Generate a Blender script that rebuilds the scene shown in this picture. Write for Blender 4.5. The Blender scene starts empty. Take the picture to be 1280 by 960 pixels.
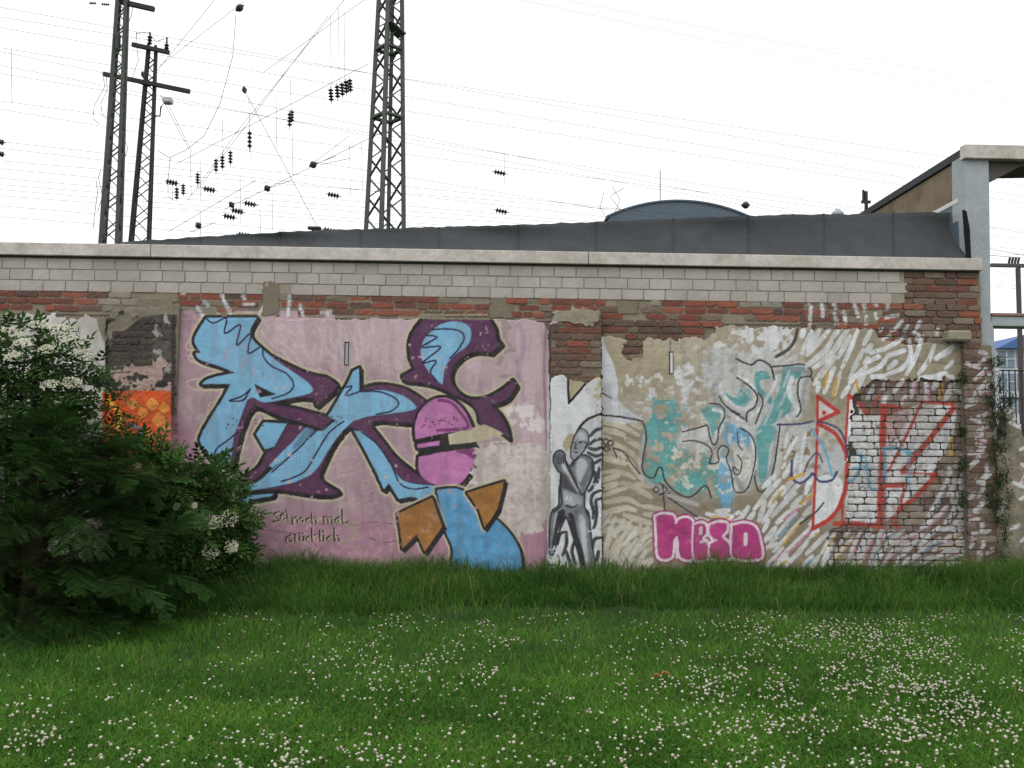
import bpy, bmesh, math, random
import numpy as np
from mathutils import Vector, Matrix
R = math.radians
random.seed(7); rng = np.random.default_rng(7)
scene = bpy.context.scene
col = scene.collection

# ------------------------------------------------------------------ camera
F, PW, PH = 1244.0, 1280.0, 960.0
CAM = np.array([0.0, -11.1, 1.5])
YAW, PITCH, ROLL = R(2.0), R(4.2), R(0.55)
_d = np.array([math.sin(YAW)*math.cos(PITCH), math.cos(YAW)*math.cos(PITCH), math.sin(PITCH)])
_r = np.array([math.cos(YAW), -math.sin(YAW), 0.0])
_u = np.cross(_r, _d)
CR = _r*math.cos(ROLL) + _u*math.sin(ROLL)
CU = _u*math.cos(ROLL) - _r*math.sin(ROLL)
CD = _d
cam_data = bpy.data.cameras.new('camera'); cam = bpy.data.objects.new('camera', cam_data); col.objects.link(cam)
cam_data.sensor_width = 36.0; cam_data.lens = 36.0*F/PW; cam_data.clip_start = 0.05; cam_data.clip_end = 2000
m3 = Matrix(((CR[0], CU[0], -CD[0]), (CR[1], CU[1], -CD[1]), (CR[2], CU[2], -CD[2])))
cam.matrix_world = Matrix.Translation(Vector(CAM)) @ m3.to_4x4()
scene.camera = cam

def proj(P):
    """world points (n,3) -> photograph pixels"""
    v = np.asarray(P, float) - CAM
    z = v @ CD
    return 640 + F*(v @ CR)/z, 480 - F*(v @ CU)/z
def at(px, py, Y=0.0):
    """the point of the upright plane y=Y seen at a photograph pixel"""
    w = CD + CR*(px-640)/F - CU*(py-480)/F
    t = (Y - CAM[1])/w[1]
    return CAM + w*t
def onground(px, py, z=0.0):
    w = CD + CR*(px-640)/F - CU*(py-480)/F
    return CAM + w*((z-CAM[2])/w[2])

# ------------------------------------------------------------------ light: an overcast day
SUN_EL, SUN_AZ = R(52), R(205)      # azimuth clockwise from +Y
world = bpy.data.worlds.new('World'); scene.world = world; world.use_nodes = True
nt = world.node_tree; nt.nodes.clear()
sky = nt.nodes.new('ShaderNodeTexSky'); sky.sky_type = 'NISHITA'; sky.sun_disc = False
sky.sun_elevation = SUN_EL; sky.sun_rotation = SUN_AZ; sky.air_density = 1.0; sky.dust_density = 4.0
mixn = nt.nodes.new('ShaderNodeMix'); mixn.data_type = 'RGBA'; mixn.inputs[0].default_value = 0.9
mixn.inputs[7].default_value = (13.4, 13.5, 13.7, 1)      # closed cloud cover
bg = nt.nodes.new('ShaderNodeBackground'); bg.inputs[1].default_value = 0.1
wo = nt.nodes.new('ShaderNodeOutputWorld')
nt.links.new(sky.outputs[0], mixn.inputs[6]); nt.links.new(mixn.outputs[2], bg.inputs[0]); nt.links.new(bg.outputs[0], wo.inputs[0])
sun_data = bpy.data.lights.new('sun', 'SUN'); sun_data.energy = 0.8; sun_data.angle = R(40); sun_data.color = (1, 0.97, 0.93)
sun = bpy.data.objects.new('sun', sun_data); col.objects.link(sun); sun.location = (0, -10, 20)
sd = Vector((math.sin(SUN_AZ)*math.cos(SUN_EL), math.cos(SUN_AZ)*math.cos(SUN_EL), math.sin(SUN_EL)))
sun.rotation_euler = sd.to_track_quat('Z', 'Y').to_euler()
scene.view_settings.view_transform = 'Standard'; scene.view_settings.look = 'None'
scene.view_settings.exposure = 0.0; scene.view_settings.gamma = 1.0; scene.view_settings.use_curve_mapping = False

# ------------------------------------------------------------------ helpers
def lin(c):
    c = np.asarray(c, float)/255.0
    return np.where(c <= 0.04045, c/12.92, ((c+0.055)/1.055)**2.4)
def mat(name, c=(128, 128, 128), rough=0.8, attr=None, noise=None, bump=None, trans=0.0, metal=0.0, rnd=0.0, spec=.25):
    """c sRGB 0..255; noise=(scale, amount, colour2); bump=(scale, strength); rnd = per-object brightness spread"""
    m = bpy.data.materials.new(name); m.use_nodes = True
    t = m.node_tree; b = t.nodes['Principled BSDF']; L = t.links.new
    b.inputs['Roughness'].default_value = rough; b.inputs['Metallic'].default_value = metal
    b.inputs['Specular IOR Level'].default_value = spec
    if attr:
        a = t.nodes.new('ShaderNodeAttribute'); a.attribute_name = attr; src = a.outputs[0]
    else:
        a = t.nodes.new('ShaderNodeRGB'); a.outputs[0].default_value = (*lin(c), 1); src = a.outputs[0]
    tc = t.nodes.new('ShaderNodeTexCoord')
    geo = t.nodes.new('ShaderNodeNewGeometry')
    if noise:
        for k, (sc, amt, c2) in enumerate(noise):
            n = t.nodes.new('ShaderNodeTexNoise'); n.inputs['Scale'].default_value = sc; n.inputs['Detail'].default_value = 6
            n.inputs['Roughness'].default_value = 0.65
            L(geo.outputs['Position'], n.inputs['Vector'])
            r = t.nodes.new('ShaderNodeMapRange'); r.inputs[1].default_value = 0.42; r.inputs[2].default_value = 0.68
            r.inputs[3].default_value = 0; r.inputs[4].default_value = amt
            L(n.outputs['Fac'], r.inputs[0])
            mx = t.nodes.new('ShaderNodeMix'); mx.data_type = 'RGBA'; mx.inputs[7].default_value = (*lin(c2), 1)
            L(r.outputs[0], mx.inputs[0]); L(src, mx.inputs[6]); src = mx.outputs[2]
    if rnd:
        oi = t.nodes.new('ShaderNodeObjectInfo')
        r = t.nodes.new('ShaderNodeMapRange'); r.inputs[3].default_value = 1-rnd; r.inputs[4].default_value = 1+rnd
        L(oi.outputs['Random'], r.inputs[0])
        h = t.nodes.new('ShaderNodeHueSaturation'); L(r.outputs[0], h.inputs['Value']); L(src, h.inputs['Color']); src = h.outputs[0]
    L(src, b.inputs['Base Color'])
    if bump:
        n = t.nodes.new('ShaderNodeTexNoise'); n.inputs['Scale'].default_value = bump[0]; n.inputs['Detail'].default_value = 5
        L(geo.outputs['Position'], n.inputs['Vector'])
        bp = t.nodes.new('ShaderNodeBump'); bp.inputs['Strength'].default_value = bump[1]; bp.inputs['Distance'].default_value = 0.01
        L(n.outputs['Fac'], bp.inputs['Height']); L(bp.outputs[0], b.inputs['Normal'])
    if trans:
        tl = t.nodes.new('ShaderNodeBsdfTranslucent'); L(src, tl.inputs[0])
        ms = t.nodes.new('ShaderNodeMixShader'); ms.inputs[0].default_value = trans
        o = t.nodes['Material Output']; L(b.outputs[0], ms.inputs[1]); L(tl.outputs[0], ms.inputs[2]); L(ms.outputs[0], o.inputs[0])
    return m
def link(name, me, m=None, parent=None, loc=None):
    o = bpy.data.objects.new(name, me); col.objects.link(o)
    if m is not None and me is not None and len(me.materials) == 0: me.materials.append(m)
    if parent is not None: o.parent = parent
    if loc is not None: o.location = loc
    return o
def tag(o, label=None, cat=None, group=None, kind=None):
    if label: o['label'] = label
    if cat: o['category'] = cat
    if group: o['group'] = group
    if kind or (cat and 'kind' not in o): o['kind'] = kind or 'thing'
    return o
def thing(name, label, cat, loc=(0, 0, 0), group=None):
    o = bpy.data.objects.new(name, None); col.objects.link(o); o.location = loc; o.empty_display_size = .1
    return tag(o, label, cat, group)
def mesh_np(name, V, faces, colors=None, smooth=False):
    """V (n,3); faces: list of (m,k) int arrays; colors (n,3) linear"""
    me = bpy.data.meshes.new(name); V = np.ascontiguousarray(V, np.float32)
    me.vertices.add(len(V)); me.vertices.foreach_set('co', V.ravel())
    faces = [np.asarray(f, np.int32) for f in faces if len(f)]
    li = np.concatenate([f.ravel() for f in faces]); tot = np.concatenate([np.full(len(f), f.shape[1], np.int32) for f in faces])
    st = np.concatenate([[0], np.cumsum(tot)[:-1]]).astype(np.int32)
    me.loops.add(len(li)); me.loops.foreach_set('vertex_index', li)
    me.polygons.add(len(tot)); me.polygons.foreach_set('loop_start', st); me.polygons.foreach_set('loop_total', tot)
    me.polygons.foreach_set('use_smooth', np.full(len(tot), smooth, bool))
    me.update(calc_edges=True)
    if colors is not None:
        ca = me.color_attributes.new('Col', 'FLOAT_COLOR', 'POINT')
        cc = np.ones((len(V), 4), np.float32); cc[:, :3] = colors; ca.data.foreach_set('color', cc.ravel())
    return me
class MB:
    """collects simple solids into one mesh"""
    def __init__(s): s.v = []; s.f = []
    def add(s, v, f):
        n = len(s.v); s.v += [tuple(p) for p in v]; s.f += [tuple(i+n for i in q) for q in f]; return s
    def box(s, a, b):
        (x0, y0, z0), (x1, y1, z1) = a, b
        return s.add([(x0,y0,z0),(x1,y0,z0),(x1,y1,z0),(x0,y1,z0),(x0,y0,z1),(x1,y0,z1),(x1,y1,z1),(x0,y1,z1)],
                     [(0,3,2,1),(4,5,6,7),(0,1,5,4),(1,2,6,5),(2,3,7,6),(3,0,4,7)])
    def tube(s, pts, r, n=6, r2=None):
        pts = [Vector(p) for p in pts]; m = len(pts); vs = []; fs = []
        for i, p in enumerate(pts):
            d = (pts[min(i+1, m-1)] - pts[max(i-1, 0)]).normalized()
            a = d.orthogonal().normalized() if abs(d.z) > .95 else d.cross(Vector((0, 0, 1))).normalized()
            b = d.cross(a); rr = r if r2 is None else r + (r2-r)*i/max(1, m-1)
            for k in range(n):
                an = 2*math.pi*k/n; vs.append(p + a*math.cos(an)*rr + b*math.sin(an)*rr)
        for i in range(m-1):
            for k in range(n): fs.append((i*n+k, i*n+(k+1) % n, (i+1)*n+(k+1) % n, (i+1)*n+k))
        fs.append(tuple(range(n))[::-1]); fs.append(tuple((m-1)*n+k for k in range(n)))
        return s.add(vs, fs)
    def prism(s, poly, y0, y1):
        """poly in x,z extruded along y"""
        n = len(poly); v = [(x, y0, z) for x, z in poly] + [(x, y1, z) for x, z in poly]
        f = [tuple(range(n)), tuple(range(2*n-1, n-1, -1))] + [(i, n+i, n+(i+1) % n, (i+1) % n) for i in range(n)]
        return s.add(v, f)
    def lathe(s, prof, n=10, M=None):
        vs = []; fs = []
        for r, z in prof:
            for k in range(n):
                a = 2*math.pi*k/n; p = Vector((r*math.cos(a), r*math.sin(a), z)); vs.append(M @ p if M else p)
        for i in range(len(prof)-1):
            for k in range(n): fs.append((i*n+k, i*n+(k+1) % n, (i+1)*n+(k+1) % n, (i+1)*n+k))
        fs.append(tuple(range(n))[::-1]); fs.append(tuple((len(prof)-1)*n+k for k in range(n)))
        return s.add(vs, fs)
    def mesh(s, name, bevel=0.0, smooth=False):
        me = bpy.data.meshes.new(name); me.from_pydata([tuple(p) for p in s.v], [], s.f); me.update()
        bm = bmesh.new(); bm.from_mesh(me); bmesh.ops.recalc_face_normals(bm, faces=bm.faces)
        if bevel: bmesh.ops.bevel(bm, geom=bm.edges[:], offset=bevel, segments=1, affect='EDGES', profile=.5)
        bm.to_mesh(me); bm.free()
        if smooth:
            for p in me.polygons: p.use_smooth = True
        return me
    def build(s, name, m, parent=None, bevel=0.0, smooth=False): return link(name, s.mesh(name, bevel, smooth), m, parent)

# ------------------------------------------------------------------ the paint on the wall: a canvas drawn with numpy, stored as vertex colours
S = 3; X0, Y0, X1, Y1 = -120, 335, 1330, 750
HH, WW = (Y1-Y0)*S, (X1-X0)*S
CV = np.zeros((HH, WW, 3), np.float32); AL = np.zeros((HH, WW), np.float32)
BV = np.zeros((HH, WW, 3), np.float32); BAL = np.zeros((HH, WW), np.float32)     # the bare plaster under the paint
LAYER = {'base': False}
def vnoise(h, w, cell, seed):
    g = np.random.default_rng(seed).random((int(h/cell)+3, int(w/cell)+3)).astype(np.float32)
    y = np.arange(h)/cell; x = np.arange(w)/cell; yi = y.astype(int); xi = x.astype(int)
    fy = (y-yi).astype(np.float32); fx = (x-xi).astype(np.float32); fy = fy*fy*(3-2*fy); fx = fx*fx*(3-2*fx)
    gy = g[yi]*(1-fy)[:, None] + g[yi+1]*fy[:, None]
    return gy[:, xi]*(1-fx) + gy[:, xi+1]*fx
def fbm(cell, seed, octs=4, rough=.55):
    o = 0; a = 1; t = 0
    for k in range(octs):
        if cell*S/2**k < 1: break
        o = o + a*vnoise(HH, WW, cell*S/2**k, seed*17+k); t += a; a *= rough
    return o/t
NA, NB, NC_, ND = fbm(60, 1), fbm(22, 2), fbm(8, 3), fbm(3.0, 4, 2)
def blur(m, r):
    r = int(r)
    if r < 1: return m
    for ax in (0, 1):
        for _ in range(2):
            p = np.pad(m, [(r+1, r) if a == ax else (0, 0) for a in (0, 1)], mode='edge')
            c = np.cumsum(p, axis=ax, dtype=np.float64)
            m = ((np.take(c, range(2*r+1, c.shape[ax]), ax) - np.take(c, range(0, c.shape[ax]-2*r-1), ax))/(2*r+1)).astype(np.float32)
    return m
def cr(pts, closed=False, n=8):
    """Catmull-Rom through points; a point with a third entry is a sharp corner"""
    P = [np.array(p[:2], float) for p in pts]; C = [len(p) > 2 for p in pts]; N = len(P); out = []
    for i in range(N if closed else N-1):
        a, b = P[i], P[(i+1) % N]
        p0 = P[i-1] if (closed or i > 0) and not C[i] else a - (b-a)*.0
        j = (i+2) % N
        p3 = P[j] if (closed or i+2 < N) and not C[(i+1) % N] else b
        for k in range(n):
            t = k/n
            out.append(.5*((2*a)+(-p0+b)*t+(2*p0-5*a+4*b-p3)*t*t+(-p0+3*a-3*b+p3)*t**3))
    if not closed: out.append(P[-1])
    return np.array(out)
def comp(sl, m, c, tex=0.0):
    cv, al = (BV, BAL) if LAYER['base'] else (CV, AL)
    a = al[sl]; oa = m + a*(1-m); c = np.array(c, np.float32)
    cc = np.broadcast_to(c, m.shape+(3,))
    if tex: cc = cc*(1 + tex*(NC_[sl]-.5) + tex*.8*(NB[sl]-.5))[..., None]
    cv[sl] = (cc*m[..., None] + cv[sl]*(a*(1-m))[..., None])/np.maximum(oa, 1e-5)[..., None]
    al[sl] = oa
def pmask(poly):
    p = (np.asarray(poly)-[X0, Y0])*S
    x0 = max(int(p[:, 0].min())-12, 0); x1 = min(int(p[:, 0].max())+13, WW); y0 = max(int(p[:, 1].min())-12, 0); y1 = min(int(p[:, 1].max())+13, HH)
    m = np.zeros((max(y1-y0, 1), max(x1-x0, 1)), np.float32); q = np.roll(p, -1, 0)
    for y in range(y0, y1):
        yy = y+.5; h = (p[:, 1] > yy) != (q[:, 1] > yy)
        if not h.any(): continue
        a, b = p[h], q[h]; xs = np.sort(a[:, 0]+(yy-a[:, 1])*(b[:, 0]-a[:, 0])/(b[:, 1]-a[:, 1])) - x0
        for k in range(0, len(xs)-1, 2):
            i, j = int(round(max(xs[k], 0))), int(round(min(xs[k+1], m.shape[1])))
            if j > i: m[y-y0, i:j] = 1
    return (slice(y0, y1), slice(x0, x1)), m
def fill(pts, c, a=1.0, soft=0, smooth=True, wear=0.0, tex=.10, seed=None):
    poly = cr(pts, True) if smooth else np.array([p[:2] for p in pts], float)
    sl, m = pmask(poly); m = blur(m, 1 if not soft else soft*S)
    if wear: m = m*np.clip((NC_[sl]*.6+NB[sl]*.4 - wear)*14, 0, 1)
    comp(sl, m*a, c, tex)
def stroke(pts, w, c, a=1.0, soft=.5, smooth=True, wear=0.0, tex=.06, taper=0.0):
    q = cr(pts) if smooth and len(pts) > 2 else np.array([p[:2] for p in pts], float)
    q = (q-[X0, Y0])*S; W = w*S/2; pad = int(W+soft*S*2+3)
    x0 = max(int(q[:, 0].min())-pad, 0); x1 = min(int(q[:, 0].max())+pad+1, WW); y0 = max(int(q[:, 1].min())-pad, 0); y1 = min(int(q[:, 1].max())+pad+1, HH)
    if x1 <= x0 or y1 <= y0: return
    m = np.zeros((y1-y0, x1-x0), np.float32); n = len(q)-1
    for i in range(n):
        A, B = q[i], q[i+1]; tt = (i+.5)/n; wl = W*(1-taper*abs(2*tt-1)**2)
        sx0 = max(int(min(A[0], B[0])-pad), x0); sx1 = min(int(max(A[0], B[0])+pad)+1, x1)
        sy0 = max(int(min(A[1], B[1])-pad), y0); sy1 = min(int(max(A[1], B[1])+pad)+1, y1)
        if sx1 <= sx0 or sy1 <= sy0: continue
        gx = np.arange(sx0, sx1)+.5; gy = (np.arange(sy0, sy1)+.5)[:, None]
        d = B-A; L2 = max(d@d, 1e-6); t = np.clip(((gx-A[0])*d[0]+(gy-A[1])*d[1])/L2, 0, 1)
        ds = np.sqrt((gx-A[0]-t*d[0])**2+(gy-A[1]-t*d[1])**2)
        v = np.clip((wl-ds)/(soft*S)+.5, 0, 1).astype(np.float32)
        s2 = (slice(sy0-y0, sy1-y0), slice(sx0-x0, sx1-x0)); m[s2] = np.maximum(m[s2], v)
    sl = (slice(y0, y1), slice(x0, x1))
    if wear: m = m*np.clip((NC_[sl]*.6+ND[sl]*.4 - wear)*12, 0, 1)
    comp(sl, m*a, c, tex)
def patches(poly, c, thr, noise, a=1.0, sharp=30, tex=.1):
    sl, m = pmask(cr(poly, True)); m = blur(m, 4*S)
    m = np.clip((noise[sl] - thr - .35*(1-m))*sharp, 0, 1)*(m > .02)
    comp(sl, m.astype(np.float32)*a, c, tex)
def flow(poly, ctrl, spacing, w, length, c, seed, a=1.0, wear=0.0, jit=.15, accents=()):
    """brush strokes that follow a direction field given by control vectors (x, y, angle in degrees)"""
    r = np.random.default_rng(seed); P = np.array(poly, float)[:, :2]; K = np.array(ctrl, float)
    sl, m = pmask(P); oy, ox = sl[0].start, sl[1].start
    def inside(x, y):
        i, j = int((y-Y0)*S)-oy, int((x-X0)*S)-ox
        return 0 <= i < m.shape[0] and 0 <= j < m.shape[1] and m[i, j] > 0
    def ang(x, y):
        k = 1/((K[:, 0]-x)**2+(K[:, 1]-y)**2+30)**1.3; t = np.radians(K[:, 2])
        return math.atan2((k*np.sin(t)).sum(), (k*np.cos(t)).sum())
    done = np.zeros((0, 2)); x0, y0 = P.min(0); x1, y1 = P.max(0)
    for _ in range(3500):
        x, y = r.uniform(x0, x1), r.uniform(y0, y1)
        if not inside(x, y) or (len(done) and ((done-[x, y])**2).sum(1).min() < spacing**2): continue
        da = r.normal(0, jit); LL = length*r.uniform(.55, 1.2); line = [(x, y)]
        for sgn in (1, -1):
            cx, cy = x, y; seg = []
            for s in range(int(LL/2/3)):
                t = ang(cx, cy)+da; cx += sgn*3*math.cos(t); cy -= sgn*3*math.sin(t)
                if not inside(cx, cy) or (len(done) and ((done-[cx, cy])**2).sum(1).min() < (spacing*.5)**2): break
                seg.append((cx, cy))
            line = (seg[::-1]+line) if sgn < 0 else (line+seg)
        if len(line) < 3: continue
        line = np.array(line); done = np.vstack([done, line])
        stroke(line, w*r.uniform(.85, 1.25), np.array(c)*r.uniform(.93, 1.03), a*r.uniform(.8, 1), .5, False, wear, .1, .35)
        for pc, cc in accents:
            if r.random() < pc: stroke(line[len(line)//4:-1]+[w*.25, w*.25], w*.38, cc, .9, .5, False, .3)

LAYER['base'] = True
# ---- plaster bases ------------------------------------------------
def base_panel(x0, y0, x1, y1, c, c2, c3):
    sl = (slice(int((y0-Y0)*S), int((y1-Y0)*S)), slice(int((x0-X0)*S), int((x1-X0)*S)))
    t = np.clip((NA[sl]-.35)*3, 0, 1)[..., None]; u = np.clip((NB[sl]-.5)*4, 0, .6)[..., None]
    cc = np.array(c)*(1-t)+np.array(c2)*t; cc = cc*(1-u)+np.array(c3)*u
    BV[sl] = cc*(1+.10*(NC_[sl]-.5)+.05*(ND[sl]-.5))[..., None]; BAL[sl] = 1
# pale plaster field on the far left
base_panel(-120, 388, 136, 750, (206, 202, 196), (192, 188, 182), (178, 172, 168))
stroke([(85, 395), (87, 410), (84, 425), (92, 440)], 1.6, (90, 88, 90)); stroke([(60, 460), (80, 468), (100, 470), (122, 480)], 4, (150, 152, 165), .6, 2)
stroke([(100, 450), (112, 447), (124, 455)], 1.5, (90, 88, 90), .8)
# scorched pillar
base_panel(131, 376, 224, 750, (58, 54, 50), (34, 32, 32), (104, 98, 90))
fill([(128, 372), (224, 372), (224, 392), (200, 393), (178, 397), (160, 410), (148, 418), (128, 424)], (128, 120, 106), .95, 0, True, .30)
patches([(190, 398), (214, 400), (216, 468), (190, 470)], (150, 150, 150), .55, NC_)
patches([(132, 455), (218, 450), (218, 492), (132, 492)], (172, 148, 140), .50, NB)
patches([(132, 470), (218, 466), (218, 495), (132, 495)], (40, 38, 36), .52, NC_)
fill([(128, 490), (160, 488), (218, 489), (218, 620), (128, 620)], (214, 88, 40), 1, 0, False, 0, .25)
for x, y, r_ in ((190, 505, 9), (205, 510, 8), (198, 525, 10), (178, 515, 8), (208, 535, 7), (186, 545, 9), (165, 505, 8), (200, 560, 9)):
    fill([(x-r_, y), (x, y-r_), (x+r_, y), (x, y+r_)], (232, 160, 70), .75, .6, True)
    stroke([(x-r_, y), (x, y-r_), (x+r_, y), (x, y+r_), (x-r_, y)], 1.3, (180, 60, 30), .8)
stroke([(135, 500), (150, 520), (145, 545), (160, 560)], 5, (235, 190, 60), .9, 1); stroke([(160, 530), (178, 540), (170, 560)], 5, (90, 120, 180), .8, 1)
stroke([(217, 395), (216, 480), (216, 620)], 4.5, (46, 40, 40), .9, 1.2)
# ---- mauve panel --------------------------------------------------
base_panel(221, 388, 690, 750, (172, 144, 153), (184, 160, 165), (160, 130, 143))
fill([(330, 392), (690, 392), (690, 600), (640, 560), (600, 470), (520, 470), (430, 455), (380, 455), (320, 420)], (200, 178, 184), .75, 8, True, 0, .08)
fill([(216, 520), (300, 640), (420, 640), (500, 650), (690, 640), (690, 740), (216, 740)], (170, 118, 142), .55, 10, True)
flow([(322, 402), (470, 402), (470, 440), (440, 452), (400, 470), (340, 440)], [(340, 420, -50), (370, 420, -60), (420, 420, -70), (460, 430, -80), (400, 455, -35)], 8, 3, 34, (214, 196, 200), 5, .55)
patches([(330, 640), (500, 655), (560, 690), (500, 700), (330, 705)], (196, 150, 168), .56, NC_, .7)
patches([(610, 400), (640, 405), (650, 450), (640, 475), (620, 470), (605, 440)], (158, 138, 142), .50, NC_, .8)
patches([(625, 500), (660, 500), (685, 520), (682, 545), (650, 540), (630, 525)], (216, 208, 206), .50, NC_, .95)
stroke([(650, 405), (655, 430), (648, 470), (655, 500)], 7, (150, 128, 150), .45, 3); stroke([(683, 405), (680, 470), (684, 560), (683, 700)], 4, (150, 118, 136), .7, 1.5)
for pl in ([(398, 655), (430, 655), (445, 657), (460, 652), (490, 655)], [(335, 662), (345, 664), (370, 668)], [(460, 672), (480, 678), (495, 676)]):
    stroke(pl, 1.4, (104, 78, 84), .8, .8, True, .35)
patches([(425, 650), (470, 650), (480, 685), (430, 690)], (150, 140, 120), .60, NC_, .7)
LAYER['base'] = False
HALO, BLK, PUR, BLU, PNK = (196, 186, 158), (30, 28, 34), (88, 50, 84), (126, 180, 214), (190, 120, 174)
for pl in ([(252, 400), (236, 425), (233, 436), (245, 440), (236, 446), (240, 452), (270, 462), (292, 464)], [(290, 466), (260, 472), (235, 476), (240, 486), (270, 488), (284, 486), (274, 500), (262, 505), (258, 525)]):
    stroke(pl, 2, (200, 186, 168), .85, .7)
for k in range(14):
    x = 425+rng.uniform(-15, 55); y = rng.uniform(560, 640); stroke([(x, y), (x+rng.uniform(10, 30), y-rng.uniform(2, 10))], 1, (206, 186, 180), .5)
purple = [
 [(330, 440), (348, 450), (382, 466), (408, 472, 1), (421, 481), (416, 489), (396, 507, 1), (393, 498, 1), (372, 497), (346, 502), (330, 503, 1), (355, 499), (385, 492), (390, 486), (380, 476), (345, 455)],
 [(309, 494), (312, 490), (319, 493), (323, 501), (370, 511), (416, 523, 1), (404, 537, 1), (370, 527), (345, 519), (318, 509), (304, 532), (296, 560), (290, 585), (282, 580), (290, 548), (303, 516)],
 [(360, 530, 1), (386, 533, 1), (352, 571), (335, 584), (318, 600), (300, 605, 1), (301, 599), (322, 585), (333, 567), (345, 556)],
 [(438, 529, 1), (418, 553), (402, 585), (400, 596), (405, 604), (423, 615, 1), (410, 619), (385, 617), (350, 612), (322, 613, 1), (360, 605), (384, 594), (400, 574), (420, 546), (430, 530)],
 [(450, 486, 1), (475, 481), (502, 485), (520, 494), (532, 503, 1), (522, 512), (517, 529, 1), (498, 528), (475, 526), (464, 531), (476, 548), (496, 573), (520, 592), (546, 606, 1), (515, 603), (500, 596), (488, 577), (470, 552), (452, 539), (436, 534, 1), (446, 526), (470, 520), (500, 516), (519, 512), (519, 507), (506, 496), (480, 488)],
 [(528, 399, 1), (612, 399, 1), (618, 410), (621, 425), (626, 430, 1), (614, 441, 1), (592, 440), (572, 451), (563, 468), (569, 486), (585, 498), (606, 498), (626, 488), (641, 476, 1), (645, 482, 1), (633, 499), (613, 506, 1), (625, 518), (633, 532), (636, 548, 1), (622, 537), (600, 527, 1), (596, 512), (585, 502), (566, 492), (536, 480), (506, 476, 1), (503, 470, 1), (519, 462, 1), (512, 444), (514, 420)]]
blue = [
 [(258, 397, 1), (321, 397, 1), (313, 412), (315, 423), (329, 437), (350, 454), (380, 474), (391, 486), (386, 492), (355, 499), (330, 503), (316, 497), (309, 500, 1), (300, 524), (292, 548), (286, 580), (266, 578, 1), (252, 556), (251, 545), (262, 524), (276, 502), (288, 480, 1), (252, 480, 1), (262, 473), (294, 466, 1), (272, 457), (250, 450), (244, 442, 1), (251, 441, 1), (243, 428), (246, 416)],
 [(330, 528, 1), (359, 529, 1), (343, 558, 1), (331, 562, 1), (320, 543, 1)],
 [(383, 534, 1), (392, 538, 1), (366, 566), (340, 585, 1), (336, 582, 1)],
 [(404, 538, 1), (426, 522), (442, 527, 1), (429, 538), (411, 562), (396, 586), (380, 598), (355, 606), (310, 614, 1), (302, 606, 1), (322, 602), (342, 585), (366, 565), (392, 539, 1)],
 [(441, 464, 1), (449, 460, 1), (449, 489, 1), (480, 488), (506, 496), (520, 508), (514, 513), (490, 517), (460, 521), (440, 527), (424, 527), (410, 520, 1), (432, 483)],
 [(442, 538, 1), (453, 539, 1), (470, 553), (488, 578), (500, 597), (516, 604), (546, 607), (568, 606, 1), (578, 628), (582, 652, 1), (562, 653), (540, 640), (520, 622), (498, 624, 1), (486, 604, 1), (480, 612, 1), (463, 576)],
 [(541, 412), (555, 404), (573, 402), (586, 408), (589, 420), (583, 433), (568, 444), (557, 459), (553, 481, 1), (540, 470), (530, 455), (526, 440), (530, 425)],
 [(303, 620, 1), (342, 617, 1), (340, 620, 1), (312, 625, 1), (303, 640, 1), (298, 636, 1)]]
pink = [
 [(519, 549, 1), (519, 530), (526, 512), (540, 500), (556, 497), (570, 503), (582, 516), (591, 537, 1), (560, 541), (530, 547)],
 [(521, 555, 1), (550, 551, 1), (549, 557, 1), (522, 560, 1)],
 [(523, 571, 1), (560, 564), (597, 560, 1), (595, 574), (586, 592), (572, 606), (545, 606), (528, 596), (523, 584)]]
for g in (purple, blue, pink):
    for p in g: stroke(cr(p+[p[0]], False), 13, HALO, .9, .8, False); stroke(cr(p+[p[0]], False)+[3, 3], 11, HALO, .9, .8, False)
for g in (purple, blue, pink):
    for p in g: stroke(cr(p+[p[0]], False), 7.5, BLK, 1, .6, False); stroke(cr(p+[p[0]], False)+[3, 3], 5.5, BLK, 1, .6, False)
fill([(519, 545), (592, 535), (598, 560), (524, 571)], BLK, 1, 0, False)
fill([(560, 543, 1), (606, 530, 1), (632, 542, 1), (600, 552, 1), (562, 556, 1)], HALO, 1, 0, False)
for p in purple: fill(p, PUR, 1, 0, True, 0, .16)
for p in blue: fill(p, BLU, 1, 0, True, 0, .12)
for p in pink: fill(p, PNK, 1, 0, True, 0, .18)
stroke([(548, 500), (563, 503), (575, 515), (585, 533), (565, 537), (547, 538)], 4, (126, 58, 112)); fill([(570, 564), (597, 561), (594, 574), (582, 568)], (126, 58, 112))
for k in range(12):   # vertical spray bars in the first letter
    x = 268+k*7; y = 432+k*3.2; stroke([(x+4, y-18), (x-4, y+14)], 1.6, (160, 160, 190), .55, 1)
for x, y in ((283, 443), (305, 455), (317, 465)): stroke([(x+2, y-8), (x-2, y+5)], 1.8, (196, 140, 160), .7, .8)
fill([(318, 480, 1), (345, 493, 1), (325, 497, 1)], BLK); NAV = (36, 32, 70)
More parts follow.
